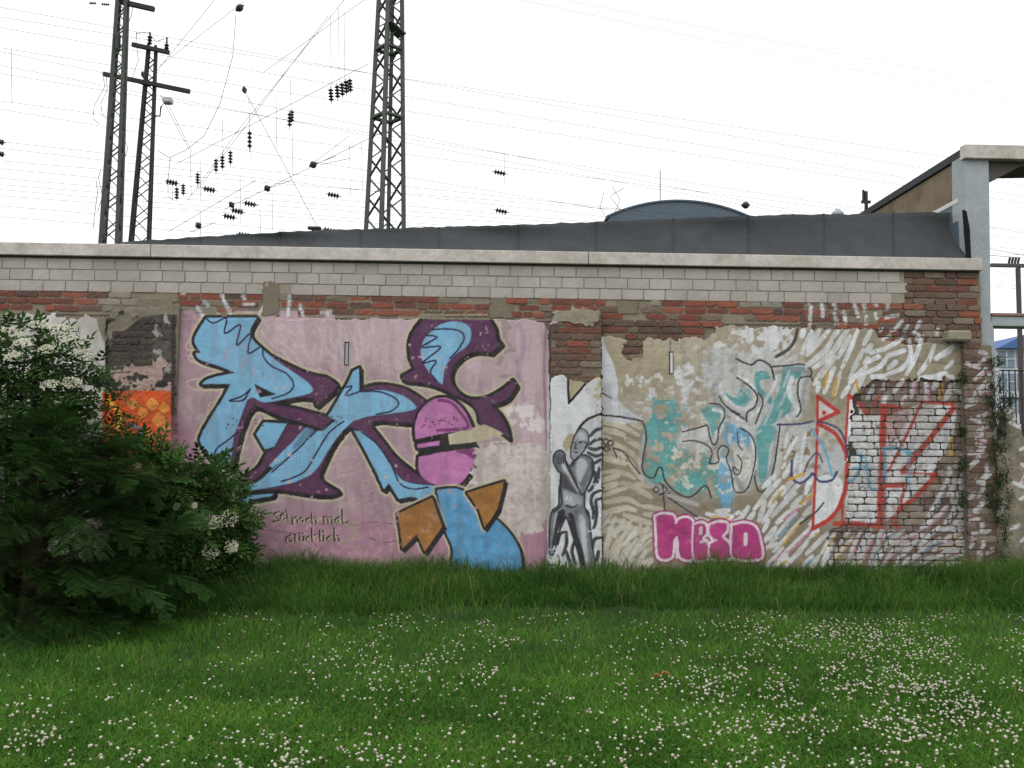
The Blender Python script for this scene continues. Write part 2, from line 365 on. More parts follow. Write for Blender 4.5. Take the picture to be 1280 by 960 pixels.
for pl in ([(258, 398), (267, 404), (283, 398), (281, 417), (300, 406), (296, 431), (313, 417), (310, 441), (324, 434)], [(328, 436), (330, 447), (340, 458), (358, 467), (367, 480), (360, 491), (340, 498)],
           [(312, 487), (303, 495), (287, 501), (304, 500), (313, 486)], [(430, 527), (412, 540), (396, 565), (380, 590), (352, 602)], [(397, 537), (365, 568), (340, 590)],
           [(433, 484), (440, 483), (432, 495), (450, 489)], [(450, 489), (475, 490), (494, 498), (498, 506), (488, 514), (470, 518)], [(452, 540), (472, 556), (490, 583), (500, 604), (515, 611), (535, 609)],
           [(540, 412), (560, 411), (575, 414), (580, 422), (574, 435), (562, 448)], [(532, 419), (546, 422), (527, 434), (551, 434), (529, 453), (545, 451), (538, 464), (545, 475)], [(298, 540), (285, 550), (270, 562), (267, 578)]):
    stroke(pl, 2.1, NAV, 1, .5)
stroke([(318, 508), (345, 520), (372, 529), (398, 536)], 4, BLK); stroke([(333, 526), (360, 527)], 2.5, BLK)
fill([(382, 536), (392, 538), (376, 556), (366, 560)], (70, 100, 120), .6, 1.5)
for x, y, r_ in ((345, 575, 2.5), (362, 568, 3), (361, 602, 2.5), (390, 575, 2), (482, 596, 2.5), (408, 612, 2), (495, 582, 2), (355, 484, 2.5), (345, 486, 2), (500, 602, 2)):
    fill([(x-r_, y), (x, y-r_*.8), (x+r_, y+1), (x, y+r_)], (206, 186, 174), .9, 0, True)
for k in range(60):   # pock marks
    x, y = [(300, 530), (410, 527), (540, 530), (560, 525), (330, 527)][k % 5]; x += rng.normal(0, 14); y += rng.normal(0, 4)
    stroke([(x, y), (x+.8, y+.5)], 1.4, (24, 24, 30), .9, .4)
# plain abstract fields low in the panel: a pale wash, a blue sweep and ochre spikes
patches([(594, 566), (640, 556), (682, 562), (686, 610), (684, 652), (640, 668), (600, 656)], (204, 196, 190), .28, NC_*.6+ND*.4, .95, 24, .3)
patches([(598, 572), (676, 570), (680, 640), (600, 650)], (180, 158, 160), .58, NC_, .7)
for p, c in (([(546, 612, 1), (576, 612), (604, 636), (634, 662), (650, 690), (652, 722, 1), (560, 722, 1), (566, 690), (556, 660)], (88, 150, 192)),
             ([(497, 642, 1), (540, 622, 1), (553, 658, 1), (531, 690, 1), (521, 668, 1), (503, 686, 1)], (160, 110, 56)), ([(584, 616, 1), (630, 602, 1), (622, 636, 1), (606, 660, 1), (598, 636, 1)], (160, 110, 56))):
    q = cr(p+[p[0]], False); stroke(q, 11, HALO, .9, .8, False); stroke(q, 6, BLK, 1, .7, False); stroke(q+[3, 3], 4.5, BLK, 1, .7, False); fill(p, c, 1, 0, True, 0, .3)
# small lettering
txt = [[(350, 641), (344, 643), (349, 648), (350, 652), (343, 653)], [(353, 646), (357, 645), (356, 642), (352, 646), (354, 650), (358, 649)], [(360, 643), (361, 648)], [(359, 639), (360, 640)],
 [(367, 647), (368, 656)], [(368, 650), (372, 647), (374, 654)], [(378, 648), (375, 651), (378, 654), (381, 651), (378, 648)], [(388, 648), (384, 651), (388, 654)], [(391, 642), (392, 655)], [(392, 650), (396, 648), (397, 655)],
 [(406, 646), (407, 655)], [(407, 649), (411, 647), (412, 655)], [(412, 649), (416, 647), (417, 655)], [(424, 648), (420, 651), (424, 654), (425, 648)], [(425, 647), (426, 655)], [(429, 638), (430, 654), (436, 654)],
 [(365, 670), (359, 673), (360, 678), (366, 677), (366, 673), (362, 674)], [(370, 669), (371, 677), (373, 677)], [(376, 671), (377, 677), (381, 676), (381, 671)], [(376, 667), (376.5, 667.5)], [(380, 667), (380.5, 667.5)], [(388, 671), (384, 674), (388, 677)],
 [(391, 661), (392, 677)], [(396, 669), (392, 673), (397, 677)], [(401, 664), (402, 677)], [(406, 670), (406, 677)], [(405, 665), (406, 666)], [(414, 671), (410, 674), (414, 677)], [(419, 661), (420, 677)], [(420, 672), (424, 671), (426, 677)]]
for p in txt: stroke([(x-1.6, y-.8) for x, y in p], 2.2, (40, 34, 40), 1, .5)
for p in txt: stroke(p, 1.5, (188, 178, 150), 1, .5)
LAYER['base'] = True
# ---- pillar with the grey figure ----------------------------------
base_panel(684, 466, 756, 750, (212, 214, 216), (204, 206, 210), (192, 194, 198))
base_panel(684, 382, 756, 402, (150, 142, 126), (136, 128, 112), (160, 154, 140))
patches([(738, 465), (752, 465), (752, 520), (742, 520)], (186, 172, 140), .50, NC_)
LAYER['base'] = False
fill([(712, 474, 1), (733, 477, 1), (712, 503, 1)], (172, 160, 132)); stroke([(710, 472), (711, 504)], 3, BLK, 1, .5, False); stroke([(711, 504), (734, 477)], 3, BLK, 1, .5, False)
fill([(704, 553), (710, 544), (718, 543), (720, 555), (714, 565), (706, 562)], (178, 164, 132), 1, 0, True, 0, .1)
for pl in ([(738, 545), (745, 538), (752, 536)], [(736, 556), (745, 550), (752, 549)], [(736, 560), (744, 562), (752, 559)], [(735, 566), (745, 570), (752, 568)], [(740, 580), (745, 578), (752, 574)], [(744, 590), (744, 600), (740, 610), (736, 614)], [(749, 585), (747, 600), (744, 606)],
           [(752, 613), (742, 617), (739, 626), (742, 640), (741, 648)], [(752, 623), (745, 626), (746, 640), (744, 655), (742, 660)], [(697, 680), (700, 668), (706, 665)], [(708, 665), (708, 680), (703, 695)], [(718, 676), (715, 690), (720, 706)], [(752, 672), (743, 675), (740, 690)], [(748, 690), (746, 700)], [(708, 690), (714, 708)]):
    stroke(pl, 4.4, (48, 50, 60), .95, .8, True, 0, .1, .3)
stroke([(714, 568), (717, 552), (724, 535), (735, 524), (752, 517)], 3.2, BLK, 1, .6)
GR, GL, GD = (116, 120, 130), (214, 217, 222), (34, 36, 44)
torso = [(722, 571), (732, 570), (740, 576), (741, 590), (736, 604), (730, 617), (730, 634), (735, 642), (737, 660), (739, 680), (743, 712), (730, 712), (722, 684), (714, 660), (708, 645), (704, 651), (697, 668), (692, 690), (688, 690), (688, 660), (691, 640), (699, 632), (700, 612), (702, 592), (698, 588), (693, 577), (694, 568), (700, 564), (705, 568), (706, 576), (712, 584), (718, 576)]
stroke(cr(torso+[torso[0]]), 4.2, GD, 1, .8, False); fill(torso, GR, 1, 0, True, 0, .35)
fill([(722, 574), (731, 574), (735, 582), (729, 596), (724, 604), (720, 590)], GL, .75, 1.2); fill([(702, 582), (707, 580), (716, 596), (725, 608), (722, 615), (712, 604)], GL, .85, .8)
fill([(706, 612), (718, 616), (727, 624), (725, 632), (706, 630)], GL, .5, 1.5); fill([(723, 645), (731, 648), (734, 680), (736, 705), (730, 700), (726, 672)], GL, .7, 1.2); fill([(693, 646), (698, 642), (699, 655), (692, 674)], GL, .6, 1)
fill([(711, 642), (717, 645), (722, 668), (729, 690), (732, 711), (728, 712), (718, 680), (711, 656)], GD, .95, .5); fill([(698, 640), (706, 638), (705, 648), (698, 662), (693, 682), (690, 684), (693, 662)], GD, .9, .5)
fill([(703, 594), (708, 592), (716, 606), (722, 617), (712, 614), (703, 608)], GD, .65, 1)
for pl in ([(702, 592), (701, 612), (702, 630), (692, 640)], [(712, 584), (718, 598), (726, 617), (731, 615), (740, 596), (740, 578)], [(706, 576), (711, 588), (722, 610)], [(718, 576), (716, 582)], [(708, 632), (716, 634), (722, 631)], [(731, 620), (731, 634), (736, 646)]):
    stroke(pl, 2.2, GD, .9, .8)
head = [(727, 536), (734, 542), (735, 552), (731, 561), (725, 568), (720, 574), (715, 572), (714, 562), (717, 550), (721, 541)]
stroke(cr(head+[head[0]]), 3.4, GD, 1, .6, False); fill(head, (148, 154, 164), 1, 0, True, 0, .3); fill([(724, 540), (731, 543), (731, 550), (723, 549)], GL, .7, 1)
for pl in ([(724, 553), (728, 552)], [(717, 553), (719, 553)], [(720, 555), (718.5, 560), (721, 561)], [(718, 565), (722, 566)], [(731, 552), (734, 555), (731, 560)], [(725, 553), (726, 554)], [(718, 576), (722, 571)]): stroke(pl, 1.7, GD, .95, .5)
for k in range(5): stroke([(694+k*2.4, 567+abs(k-2)*1.1), (695+k*2.2, 573), (697+k*1.8, 580)], 1.1, GD, .9, .4)
LAYER['base'] = True
_keep = BV[:, :int((752-X0)*S)].copy()
# ---- right plaster -------------------------------------------------
base_panel(752, 404, 1212, 750, (170, 161, 143), (184, 177, 162), (154, 144, 124))
fill([(752, 520), (800, 527), (812, 590), (850, 622), (1010, 640), (1010, 750), (752, 750)], (138, 128, 108), .85, 4, True, 0, .12)
fill([(760, 430), (800, 425), (835, 440), (830, 475), (790, 490), (770, 470)], (164, 150, 120), .5, 5)
patches([(838, 422), (886, 422), (880, 450), (842, 452)], (196, 188, 166), .42, NB, .7)
fill([(752, 420), (756, 432), (761, 443), (768, 459), (773, 485), (772, 499), (789, 514), (804, 526), (752, 521)], (204, 207, 212), 1, 0, True, 0, .1); stroke([(752, 491), (765, 498)], 1.8, BLK)
stroke([(752, 480), (762, 492), (770, 500)], 8, (176, 178, 186), .5, 3)
patches([(885, 425), (920, 405), (990, 406), (992, 430), (960, 452), (930, 446), (900, 470), (875, 480), (850, 500), (840, 470)], (212, 214, 216), .50, NC_*.5+NB*.5, .95, 40)
patches([(780, 470), (900, 450), (900, 520), (840, 560), (790, 510)], (206, 208, 208), .585, NC_, .9, 40)
fill([(1000, 410), (1206, 410), (1206, 480), (1080, 480), (1050, 520), (1015, 520), (1010, 470)], (152, 141, 121), .85, 3, False, 0, .15)
fill([(850, 640), (950, 610), (1018, 560), (1060, 660), (1060, 750), (850, 750)], (136, 124, 104), .7, 4, False, 0, .15)
for pl in ([(1088, 452), (1146, 452), (1204, 455)], [(1106, 454), (1105, 474)], [(1146, 432), (1146, 474)], [(1183, 455), (1183, 474)], [(838, 424), (838, 440)]): stroke(pl, 1.3, (96, 84, 70), .8, .6, False, .2)
BV[:, :int((752-X0)*S)] = _keep
LAYER['base'] = False
flow([(753, 526), (800, 530), (812, 590), (830, 605), (815, 625), (850, 650), (816, 690), (815, 705), (753, 705)],
     [(760, 530, -10), (790, 545, -35), (775, 570, -20), (800, 580, -45), (760, 600, 15), (800, 620, -35), (770, 630, 20), (790, 650, -30), (830, 640, -30), (760, 690, 75), (785, 680, 55), (800, 690, 45)],
     8.4, 6.6, 70, (198, 190, 172), 11, .95)
flow([(753, 640), (816, 660), (815, 708), (753, 708)], [(760, 690, 75), (785, 680, 55), (800, 690, 45)], 9, 5.5, 50, (206, 204, 198), 12, .8)
GRY = (168, 172, 176)
for pl, w in (([(806, 540), (804, 580), (812, 600), (835, 612), (858, 628), (880, 620), (900, 634)], 9), ([(808, 600), (830, 618), (850, 632), (870, 640)], 8)): stroke(pl, w, (128, 128, 128), .55, 3)
TEAL = (88, 158, 160); SKYB = (104, 166, 206); WHT = (222, 225, 228)
for p in ([(806, 535), (818, 520), (838, 515), (850, 540), (842, 575), (834, 598), (820, 604), (808, 595)], [(836, 606), (860, 596), (890, 586), (912, 586), (918, 606), (908, 632), (888, 612), (868, 618), (850, 616)], [(850, 560), (880, 560), (890, 585), (860, 600), (840, 590)]):
    fill(p, TEAL, .9, 1, True, .43, .25)
patches([(815, 498), (850, 500), (862, 530), (820, 535)], TEAL, .52, NC_, .9)
for p in ([(880, 440), (930, 440), (990, 450), (1012, 462), (1003, 520), (965, 540), (940, 548), (900, 540), (888, 500)], [(850, 540), (900, 530), (948, 540), (945, 600), (925, 618), (905, 600), (890, 570), (850, 560)], [(945, 535), (980, 530), (972, 600), (955, 616), (944, 590)]):
    fill(p, (196, 199, 200), .8, 2, True, .34, .15)
fill([(944, 466), (956, 464), (964, 472), (950, 476), (952, 486), (964, 496), (966, 506), (952, 498), (944, 482)], TEAL, .95, .6)
fill([(978, 458, 1), (1006, 458, 1), (1004, 470), (990, 474, 1), (985, 484), (994, 508), (978, 522), (945, 542), (954, 524), (968, 500), (976, 480)], (96, 156, 156), .95, .8, True, .24, .3)
fill([(905, 490), (918, 497), (928, 484), (938, 489), (939, 500), (930, 509), (915, 504)], TEAL, .95, .6); fill([(946, 540), (968, 532), (970, 545), (962, 560), (958, 600), (950, 602), (947, 570)], TEAL, .9, .8)
fill([(876, 512), (894, 507), (902, 513), (896, 540), (891, 548), (886, 530)], TEAL, .8, 1, True, .3); fill([(901, 527), (925, 534), (938, 545), (934, 558), (915, 552), (912, 562), (905, 548)], SKYB, .85, 1.2); fill([(903, 560), (912, 575), (915, 622), (904, 636), (897, 604)], SKYB, .75, 1.5, True, .3)
for x in (903, 912, 917): stroke([(x, 610), (x, 645+rng.uniform(0, 10))], 1.6, SKYB, .6, .8)
patches([(840, 565), (880, 560), (885, 590), (845, 600)], (176, 160, 134), .50, NC_, .95)
patches([(845, 545), (930, 535), (930, 610), (850, 610)], (214, 212, 206), .58, NC_, .8)
for pl, w in (([(892, 512), (905, 515), (925, 524), (934, 535)], 5), ([(900, 480), (903, 492), (920, 508), (934, 510), (944, 496), (938, 480), (922, 470)], 4), ([(990, 472), (986, 490), (996, 512), (985, 520)], 6), ([(965, 462), (970, 475), (960, 495), (950, 510), (940, 520)], 4), ([(938, 545), (944, 575), (936, 606)], 3)): stroke(pl, w, WHT, .85, .7)
flow([(965, 440), (990, 425), (1000, 440), (990, 452), (970, 455)], [(980, 440, 35)], 7, 4, 30, (204, 206, 208), 13)
for k, pl in enumerate(([(806, 545), (800, 585), (812, 604), (845, 622), (872, 630)], [(895, 505), (912, 522), (902, 545), (894, 560)], [(856, 546), (878, 544), (892, 560)], [(912, 560), (922, 600), (934, 616), (946, 590)], [(918, 446), (938, 462), (952, 456), (966, 470)], [(968, 466), (990, 462), (1010, 466), (1004, 490), (1004, 515)], [(930, 486), (940, 500), (932, 520)], [(970, 540), (966, 580), (954, 606)], [(880, 468), (896, 460), (912, 466)], [(900, 474), (890, 488), (898, 502)])):
    stroke(pl, 5.5, (146, 148, 150) if k % 2 else (190, 193, 195), .6, 1.6, True, .25)
flow([(890, 440), (1005, 445), (1000, 520), (940, 545), (900, 530)], [(900, 470, 50), (950, 480, 65), (990, 500, 70), (920, 520, 30)], 13, 3.6, 40, (196, 199, 202), 41, .75, .25)
K = (44, 42, 48)
for pl, w in (([(803, 526), (808, 545), (803, 580), (806, 593), (817, 597), (822, 586), (827, 585), (831, 600), (842, 613), (858, 621), (868, 618), (882, 607), (889, 622)], 2), ([(888, 504), (901, 507), (906, 519), (899, 535), (897, 550), (892, 556), (887, 545), (884, 532), (876, 534), (853, 540)], 2),
  ([(853, 552), (870, 551), (886, 558), (890, 567), (887, 579), (898, 577), (897, 565), (903, 557), (911, 562), (908, 574), (914, 590), (917, 610), (923, 616), (933, 612), (940, 595), (945, 565), (939, 545), (926, 535)], 1.9), ([(899, 495), (908, 508), (925, 518)], 2), ([(914, 513), (930, 524)], 2.4), ([(921, 472), (935, 481), (946, 494), (944, 508), (934, 516), (933, 527)], 2.2), ([(948, 491), (954, 501), (950, 515), (944, 530)], 2),
  ([(920, 448), (938, 456), (949, 450), (963, 458), (968, 474)], 2.4), ([(966, 458), (985, 457), (1002, 455), (1013, 462), (1013, 470), (1000, 473), (997, 490), (1001, 512), (996, 521)], 2), ([(1013, 470), (1019, 482)], 2), ([(975, 530), (972, 555), (966, 590), (955, 613), (947, 612), (943, 595)], 2), ([(922, 540), (923, 555), (928, 563)], 1.6), ([(921, 568), (927, 577), (924, 592), (918, 592), (917, 584), (923, 588)], 1.7),
  ([(752, 519), (775, 521), (801, 526)], 2.4), ([(768, 560), (780, 566), (790, 580), (800, 592)], 1.8), ([(836, 622), (850, 632), (862, 640), (882, 652)], 1.9)): stroke(pl, w, K, .95, .5, True, .18)
stroke([(997, 409), (994, 424), (985, 437), (970, 446)], 4, (70, 66, 66), .95, 1)
for cx, cy in ((757, 552), (763, 554), (758, 561), (820, 612)): stroke([(cx-4, cy), (cx, cy-3.5), (cx+4, cy), (cx, cy+3.5), (cx-4, cy)], 1.6, K, .95)
stroke([(765, 555), (771, 572)], 1.6, K); stroke([(828, 605), (831, 638)], 1.6, K); stroke([(824, 603), (834, 612), (824, 618), (838, 616)], 1.4, K)
# white strokes to the right, on plaster and brick alike
flow([(1003, 412), (1096, 412), (1086, 440), (1080, 480), (1062, 500), (1022, 490), (1012, 462), (1002, 452)],
     [(1015, 430, 60), (1050, 430, 65), (1085, 425, 62), (1020, 450, 35), (1050, 465, 60), (1075, 470, 60), (1030, 485, 65)], 8.4, 6.8, 60, WHT, 21, 1)
for pl in ([(1088, 441), (1110, 434), (1130, 422)], [(1085, 452), (1098, 446)], [(1080, 467), (1100, 458), (1110, 444)], [(1136, 425), (1138, 445), (1128, 460), (1108, 468)], [(1152, 420), (1145, 445), (1133, 468)], [(1168, 432), (1160, 452), (1148, 467)], [(1190, 434), (1170, 448)], [(1182, 466), (1165, 471), (1150, 472)], [(1090, 471), (1105, 470)], [(1112, 444), (1130, 438)], [(1112, 460), (1120, 452)]):
    stroke(pl, 6.2, WHT, 1, .5, True, .12, .1, .3)
flow([(1088, 475), (1205, 470), (1205, 505), (1140, 503), (1105, 507), (1082, 500)], [(1100, 490, 62), (1190, 490, 75)], 15, 6, 34, WHT, 22, .95, .15, .15, ((.5, (190, 90, 130)),))
flow([(852, 655), (885, 640), (940, 632), (960, 600), (1015, 560), (1018, 662), (1060, 664), (1150, 662), (1205, 560), (1205, 708), (956, 708), (952, 655)],
     [(870, 645, -20), (960, 640, 62), (990, 620, 50), (1005, 650, 35), (980, 690, 40), (960, 690, 25), (1030, 690, 60), (1080, 690, 55), (1130, 680, 30), (1190, 620, 65), (1190, 680, 15), (1100, 700, 65), (1000, 580, 60)],
     7.8, 6.4, 54, WHT, 23, 1, .08, .15, ((.28, (206, 158, 50)), (.25, (200, 110, 150)), (.1, (80, 150, 190))))
fill([(985, 535), (1020, 530), (1050, 540), (1058, 570), (1050, 595), (1020, 600), (995, 600), (990, 575)], (190, 194, 200), .8, 2, True, .36)
patches([(975, 535), (1020, 535), (1010, 570), (980, 575)], (128, 106, 80), .50, NC_, .9)
flow([(975, 540), (1015, 540), (1000, 590), (978, 585)], [(990, 560, 70)], 9, 4.5, 40, WHT, 24)
RED = (184, 50, 44)
fill([(1070, 480), (1205, 475), (1206, 720), (1030, 720), (1030, 664), (1056, 650), (1060, 545)], (190, 186, 184), .25, 3, False, .44)
fill([(1022, 496, 1), (1048, 515, 1), (1022, 526, 1)], (212, 208, 206), .95); fill([(1019, 600), (1050, 598), (1052, 625), (1035, 650), (1017, 658)], WHT, .95, .6, True, 0, .1); fill([(1060, 495), (1085, 520), (1102, 520), (1101, 654), (1058, 654), (1056, 570)], (228, 230, 232), .97, .5, False, 0, .1)
fill([(1108, 520, 1), (1148, 506, 1), (1196, 506, 1), (1192, 545, 1), (1160, 600, 1), (1135, 625, 1), (1108, 652, 1)], (224, 226, 229), .95, .6, False, .26)
fill([(1103, 520), (1130, 508), (1140, 510), (1118, 560), (1110, 560)], (150, 90, 88), .5, 1.5, True, .4)
for pl, w in (([(1022, 495), (1021, 560), (1018, 620), (1016, 661)], 3.6), ([(1022, 496, 1), (1048, 515, 1), (1024, 526, 1)], 5), ([(1025, 531), (1045, 543), (1057, 565)], 5), ([(1061, 495), (1058, 540), (1057, 575)], 3), ([(1059, 580), (1057, 610), (1048, 635), (1035, 650), (1016, 661)], 5.5), ([(1061, 494), (1072, 503), (1084, 518)], 5), ([(1104, 508), (1103, 560), (1101, 610), (1100, 658)], 8), ([(1044, 655), (1075, 655), (1103, 659)], 6), ([(1053, 630), (1053, 652)], 3.5),
  ([(1102, 607), (1133, 606)], 5.5), ([(1133, 606), (1122, 640)], 3.6), ([(1122, 640), (1137, 626)], 5), ([(1192, 510), (1165, 545), (1148, 566), (1128, 590)], 7), ([(1128, 591), (1171, 593)], 3), ([(1171, 593), (1142, 624)], 6), ([(1152, 502), (1190, 505)], 4.5), ([(1152, 502), (1140, 530), (1124, 562)], 4), ([(1124, 562), (1110, 590)], 3.5), ([(1109, 508), (1125, 510)], 6), ([(1088, 512), (1100, 495)], 3)):
    stroke(pl, w, RED, .95, .7, len(pl[0]) == 2, .08)
fill([(1027, 516), (1030, 513), (1033, 516), (1030, 519)], RED)
stroke([(1113, 651), (1117, 646), (1121, 650), (1118, 657), (1113, 651)], 3, RED); fill([(1118, 655), (1126, 659), (1120, 661)], RED)
AT = (96, 172, 206)
for pl, w in (([(1062, 567), (1075, 568), (1082, 575), (1085, 595), (1088, 610), (1095, 612)], 4), ([(1076, 570), (1074, 588), (1066, 600), (1060, 600)], 4), ([(1066, 586), (1080, 584), (1092, 587)], 3), ([(1104, 562), (1120, 560), (1138, 566)], 5), ([(1106, 560), (1105, 600)], 5), ([(1135, 562), (1136, 600), (1139, 622)], 3.5), ([(1015, 538), (1030, 560), (1038, 585), (1040, 595)], 3)): stroke(pl, w, AT, .85, .9, True, .1)
for pl, w in (([(972, 531), (1000, 530), (1020, 527), (1045, 534), (1056, 550), (1060, 572)], 2.6), ([(990, 575), (990, 596), (1000, 604), (1012, 596), (1016, 592), (1025, 602), (1040, 600), (1046, 590)], 3), ([(1004, 594), (1012, 575), (1022, 566), (1028, 578)], 1.8)): stroke(pl, w, (52, 56, 100), .9, .8)
for pl in ([(1122, 545), (1126, 555)], [(1115, 553), (1118, 548)], [(1070, 690), (1078, 668), (1088, 665)], [(1000, 655), (1020, 640), (1030, 628)], [(1140, 568), (1148, 562), (1155, 566)]): stroke(pl, 2, K)
for pl in ([(1035, 465), (1030, 485)], [(1046, 472), (1042, 495)], [(1190, 545), (1189, 570)], [(985, 600), (1005, 592)], [(1000, 630), (1016, 618)], [(1070, 475), (1073, 490)], [(1178, 480), (1174, 498)]): stroke(pl, 3.2, (206, 158, 50), .95, .6)
# magenta block letters
MG, MGD = (176, 58, 124), (150, 46, 104)
meso = [[(819, 645), (828, 642), (842, 644), (845, 654, 1), (850, 648), (860, 647), (867, 656), (867, 697), (850, 697), (847, 676), (843, 676), (840, 697), (823, 697), (820, 670)],
 [(866, 656), (874, 653), (882, 655), (884, 666), (879, 674), (885, 680), (886, 698), (867, 698)], [(886, 656), (898, 652), (909, 654), (909, 664), (904, 671), (912, 680), (914, 698), (888, 698), (887, 680), (892, 676), (886, 667)], [(915, 656), (930, 653), (944, 658), (950, 672), (951, 698), (917, 698), (914, 676)]]
for p in meso: stroke(cr(p+[p[0]]), 8.5, MGD, 1, .6, False)
for p in meso: stroke(cr(p+[p[0]]), 4.6, (222, 206, 214), 1, .5, False)
for p in meso: fill(p, MG, 1, 0, True, 0, .3); stroke(cr(p+[p[0]]), 2.4, (222, 206, 214), 1, .5, False)
stroke([(876, 660), (876, 667)], 4.6, (216, 196, 206)); stroke([(932, 668), (932, 680)], 5, (216, 200, 206)); stroke([(846, 672), (846, 697)], 3, (220, 204, 212)); stroke([(876, 678), (884, 675)], 3, (220, 204, 212)); stroke([(889, 676), (895, 675)], 3, (220, 204, 212))
# white dashes across the red brick courses and the end pier
dash = [(230, 354, 229, 367), (256, 354, 259, 363), (275, 362, 279, 372), (280, 376, 288, 391), (303, 367, 305, 373), (305, 380, 316, 381), (255, 377, 260, 382), (247, 384, 253, 394), (335, 374, 324, 393), (362, 370, 360, 394), (375, 382, 378, 393), (409, 391, 410, 393),
 (1010, 376, 1014, 384), (1013, 387, 1013, 404), (1027, 380, 1029, 396), (1043, 379, 1044, 385), (1043, 391, 1046, 405), (1055, 391, 1057, 402), (1068, 380, 1073, 396), (1079, 375, 1082, 390), (1083, 392, 1083, 405), (1092, 373, 1095, 382), (1094, 392, 1096, 398), (1111, 376, 1109, 386), (1108, 397, 1122, 394), (1127, 402, 1122, 408), (1150, 402, 1143, 416), (1120, 411, 1114, 413), (1135, 407, 1131, 413), (1112, 420, 1104, 424), (1171, 412, 1171, 418), (1181, 422, 1182, 427), (1148, 418, 1146, 424), (1102, 411, 1098, 414)]
for a_ in dash: stroke([a_[:2], a_[2:]], 4.6, (214, 216, 218), 1, .5, False, .15)
r_ = np.random.default_rng(3)
for x0, x1, y0, y1, n in ((1186, 1206, 430, 700, 16), (1212, 1240, 440, 700, 34), (1250, 1300, 490, 690, 16)):
    for k in range(n):
        y = y0+(y1-y0)*(k+.5)/n; x = r_.uniform(x0, x1); t = R(r_.choice([20, 40, 60, 75, -30, 5])); L_ = r_.uniform(5, 13)
        if x < 1209 and 500 < y < 560: continue
        stroke([(x-L_*math.cos(t), y+L_*math.sin(t)), (x+1, y-1), (x+L_*.6*math.cos(t+.3), y-L_*.6*math.sin(t+.3))], 5.4, (208, 210, 212), 1, .5, True, .15, .1, .4)
        if r_.random() < .25: stroke([(x-L_*.6*math.cos(t), y+L_*.6*math.sin(t)+1), (x+L_*.4*math.cos(t), y-L_*.4*math.sin(t)+1)], 1.8, (196, 100, 140), .9)
mt_ = BAL < .5; BV[mt_] = (np.array((132, 124, 109))*(1+.5*(NC_-.5)+.4*(NB-.5))[..., None])[mt_]
chip = np.clip((NC_*.45+ND*.35+NB*.2-.66)*22, 0, 1)*.85; AL *= 1-chip
gr_ = vnoise(HH//6+1, WW, 7*S, 91)*.6+vnoise(HH//6+1, WW, 2.5*S, 92)*.4; gr_ = np.repeat(gr_, 6, 0)[:HH]; gr_ = blur(gr_[:, :WW].astype(np.float32), 2)
gr_ = np.clip((gr_*.5+NA*.5-.5)*2.0, 0, .14)[..., None]; dirt = np.array((96, 90, 82), np.float32)
CV[:] = CV*(1-gr_)+dirt*gr_; BV[:] = BV*(1-gr_)+dirt*gr_
def sample(P, base=False):
    px, py = proj(P); i = np.clip((py-Y0)*S, 0, HH-1.001); j = np.clip((px-X0)*S, 0, WW-1.001)
    i0 = i.astype(int); j0 = j.astype(int); ok = (px > X0) & (px < X1) & (py > Y0) & (py < Y1)
    c, a = CV[i0, j0], AL[i0, j0]
    if base: a1 = a[..., None]; c = c*a1+BV[i0, j0]*(1-a1)
    return lin(np.clip(c, 0, 255)), a*ok

# ------------------------------------------------------------------ materials
M_paint = mat('painted plaster', attr='Col', rough=.78, noise=[(9, .10, (150, 140, 128)), (70, .10, (120, 112, 102))], bump=(55, .35))
M_brick = mat('brick', attr='Col', rough=.9, noise=[(3, .35, (84, 76, 70)), (14, .40, (96, 86, 78)), (60, .30, (150, 132, 116))], bump=(90, .6))
M_block = mat('pale sand-lime block', (178, 172, 165), .85, noise=[(.9, .6, (146, 138, 130)), (3.5, .45, (156, 149, 141)), (35, .25, (150, 146, 136))], bump=(80, .3), rnd=.07)
M_mortar = mat('mortar', (124, 116, 102), .95, noise=[(8, .5, (98, 88, 76)), (40, .4, (146, 138, 122))], bump=(60, .7))
M_coping = mat('weathered coping slab', (206, 200, 192), .7, noise=[(1.5, .6, (172, 164, 153)), (6, .45, (140, 132, 122)), (25, .4, (158, 150, 140))], bump=(40, .2))
M_conc = mat('blue grey concrete', (158, 166, 170), .85, noise=[(3, .5, (134, 140, 142)), (14, .4, (178, 182, 182))], bump=(30, .5))
M_soffit = mat('shade-dark soffit concrete', (92, 88, 82), .9, noise=[(3, .5, (96, 90, 82))])  # colour darkened to hold the shade under the canopy
M_stain = mat('stained cladding', (122, 108, 88), .9, noise=[(4, .6, (74, 62, 50)), (1.2, .6, (140, 128, 106))])
M_felt = mat('mineral roofing felt', (62, 65, 67), .85, noise=[(1.6, .85, (38, 40, 42)), (4.5, .6, (30, 31, 33)), (120, .5, (92, 95, 98)), (.8, .7, (76, 79, 81)), (7, .5, (58, 62, 64))], bump=(60, 1.0))
M_steel = mat('weathered lattice steel', (84, 88, 82), .7, noise=[(3, .4, (62, 62, 58))])
M_steeld = mat('dark mast steel', (52, 52, 50), .7, noise=[(3, .4, (66, 62, 56))])
M_wire = mat('overhead wire', (88, 94, 104), .6)
M_ins = mat('insulator glaze', (48, 46, 48), .4)
M_roof = mat('grey blue sheet roof', (88, 100, 110), .6, noise=[(.5, .4, (82, 96, 108))])
M_dark = mat('dark trim', (60, 62, 64), .8)
M_grass = mat('grass', attr='Col', rough=.8, trans=.3, spec=.06)
M_leaf = mat('leaf', attr='Col', rough=.6, trans=.2, spec=.12)
M_bark = mat('bark', (70, 58, 46), .95, noise=[(30, .5, (48, 40, 34))], bump=(60, .8))
M_flower = mat('cream blossom', attr='Col', rough=.8, trans=.15)
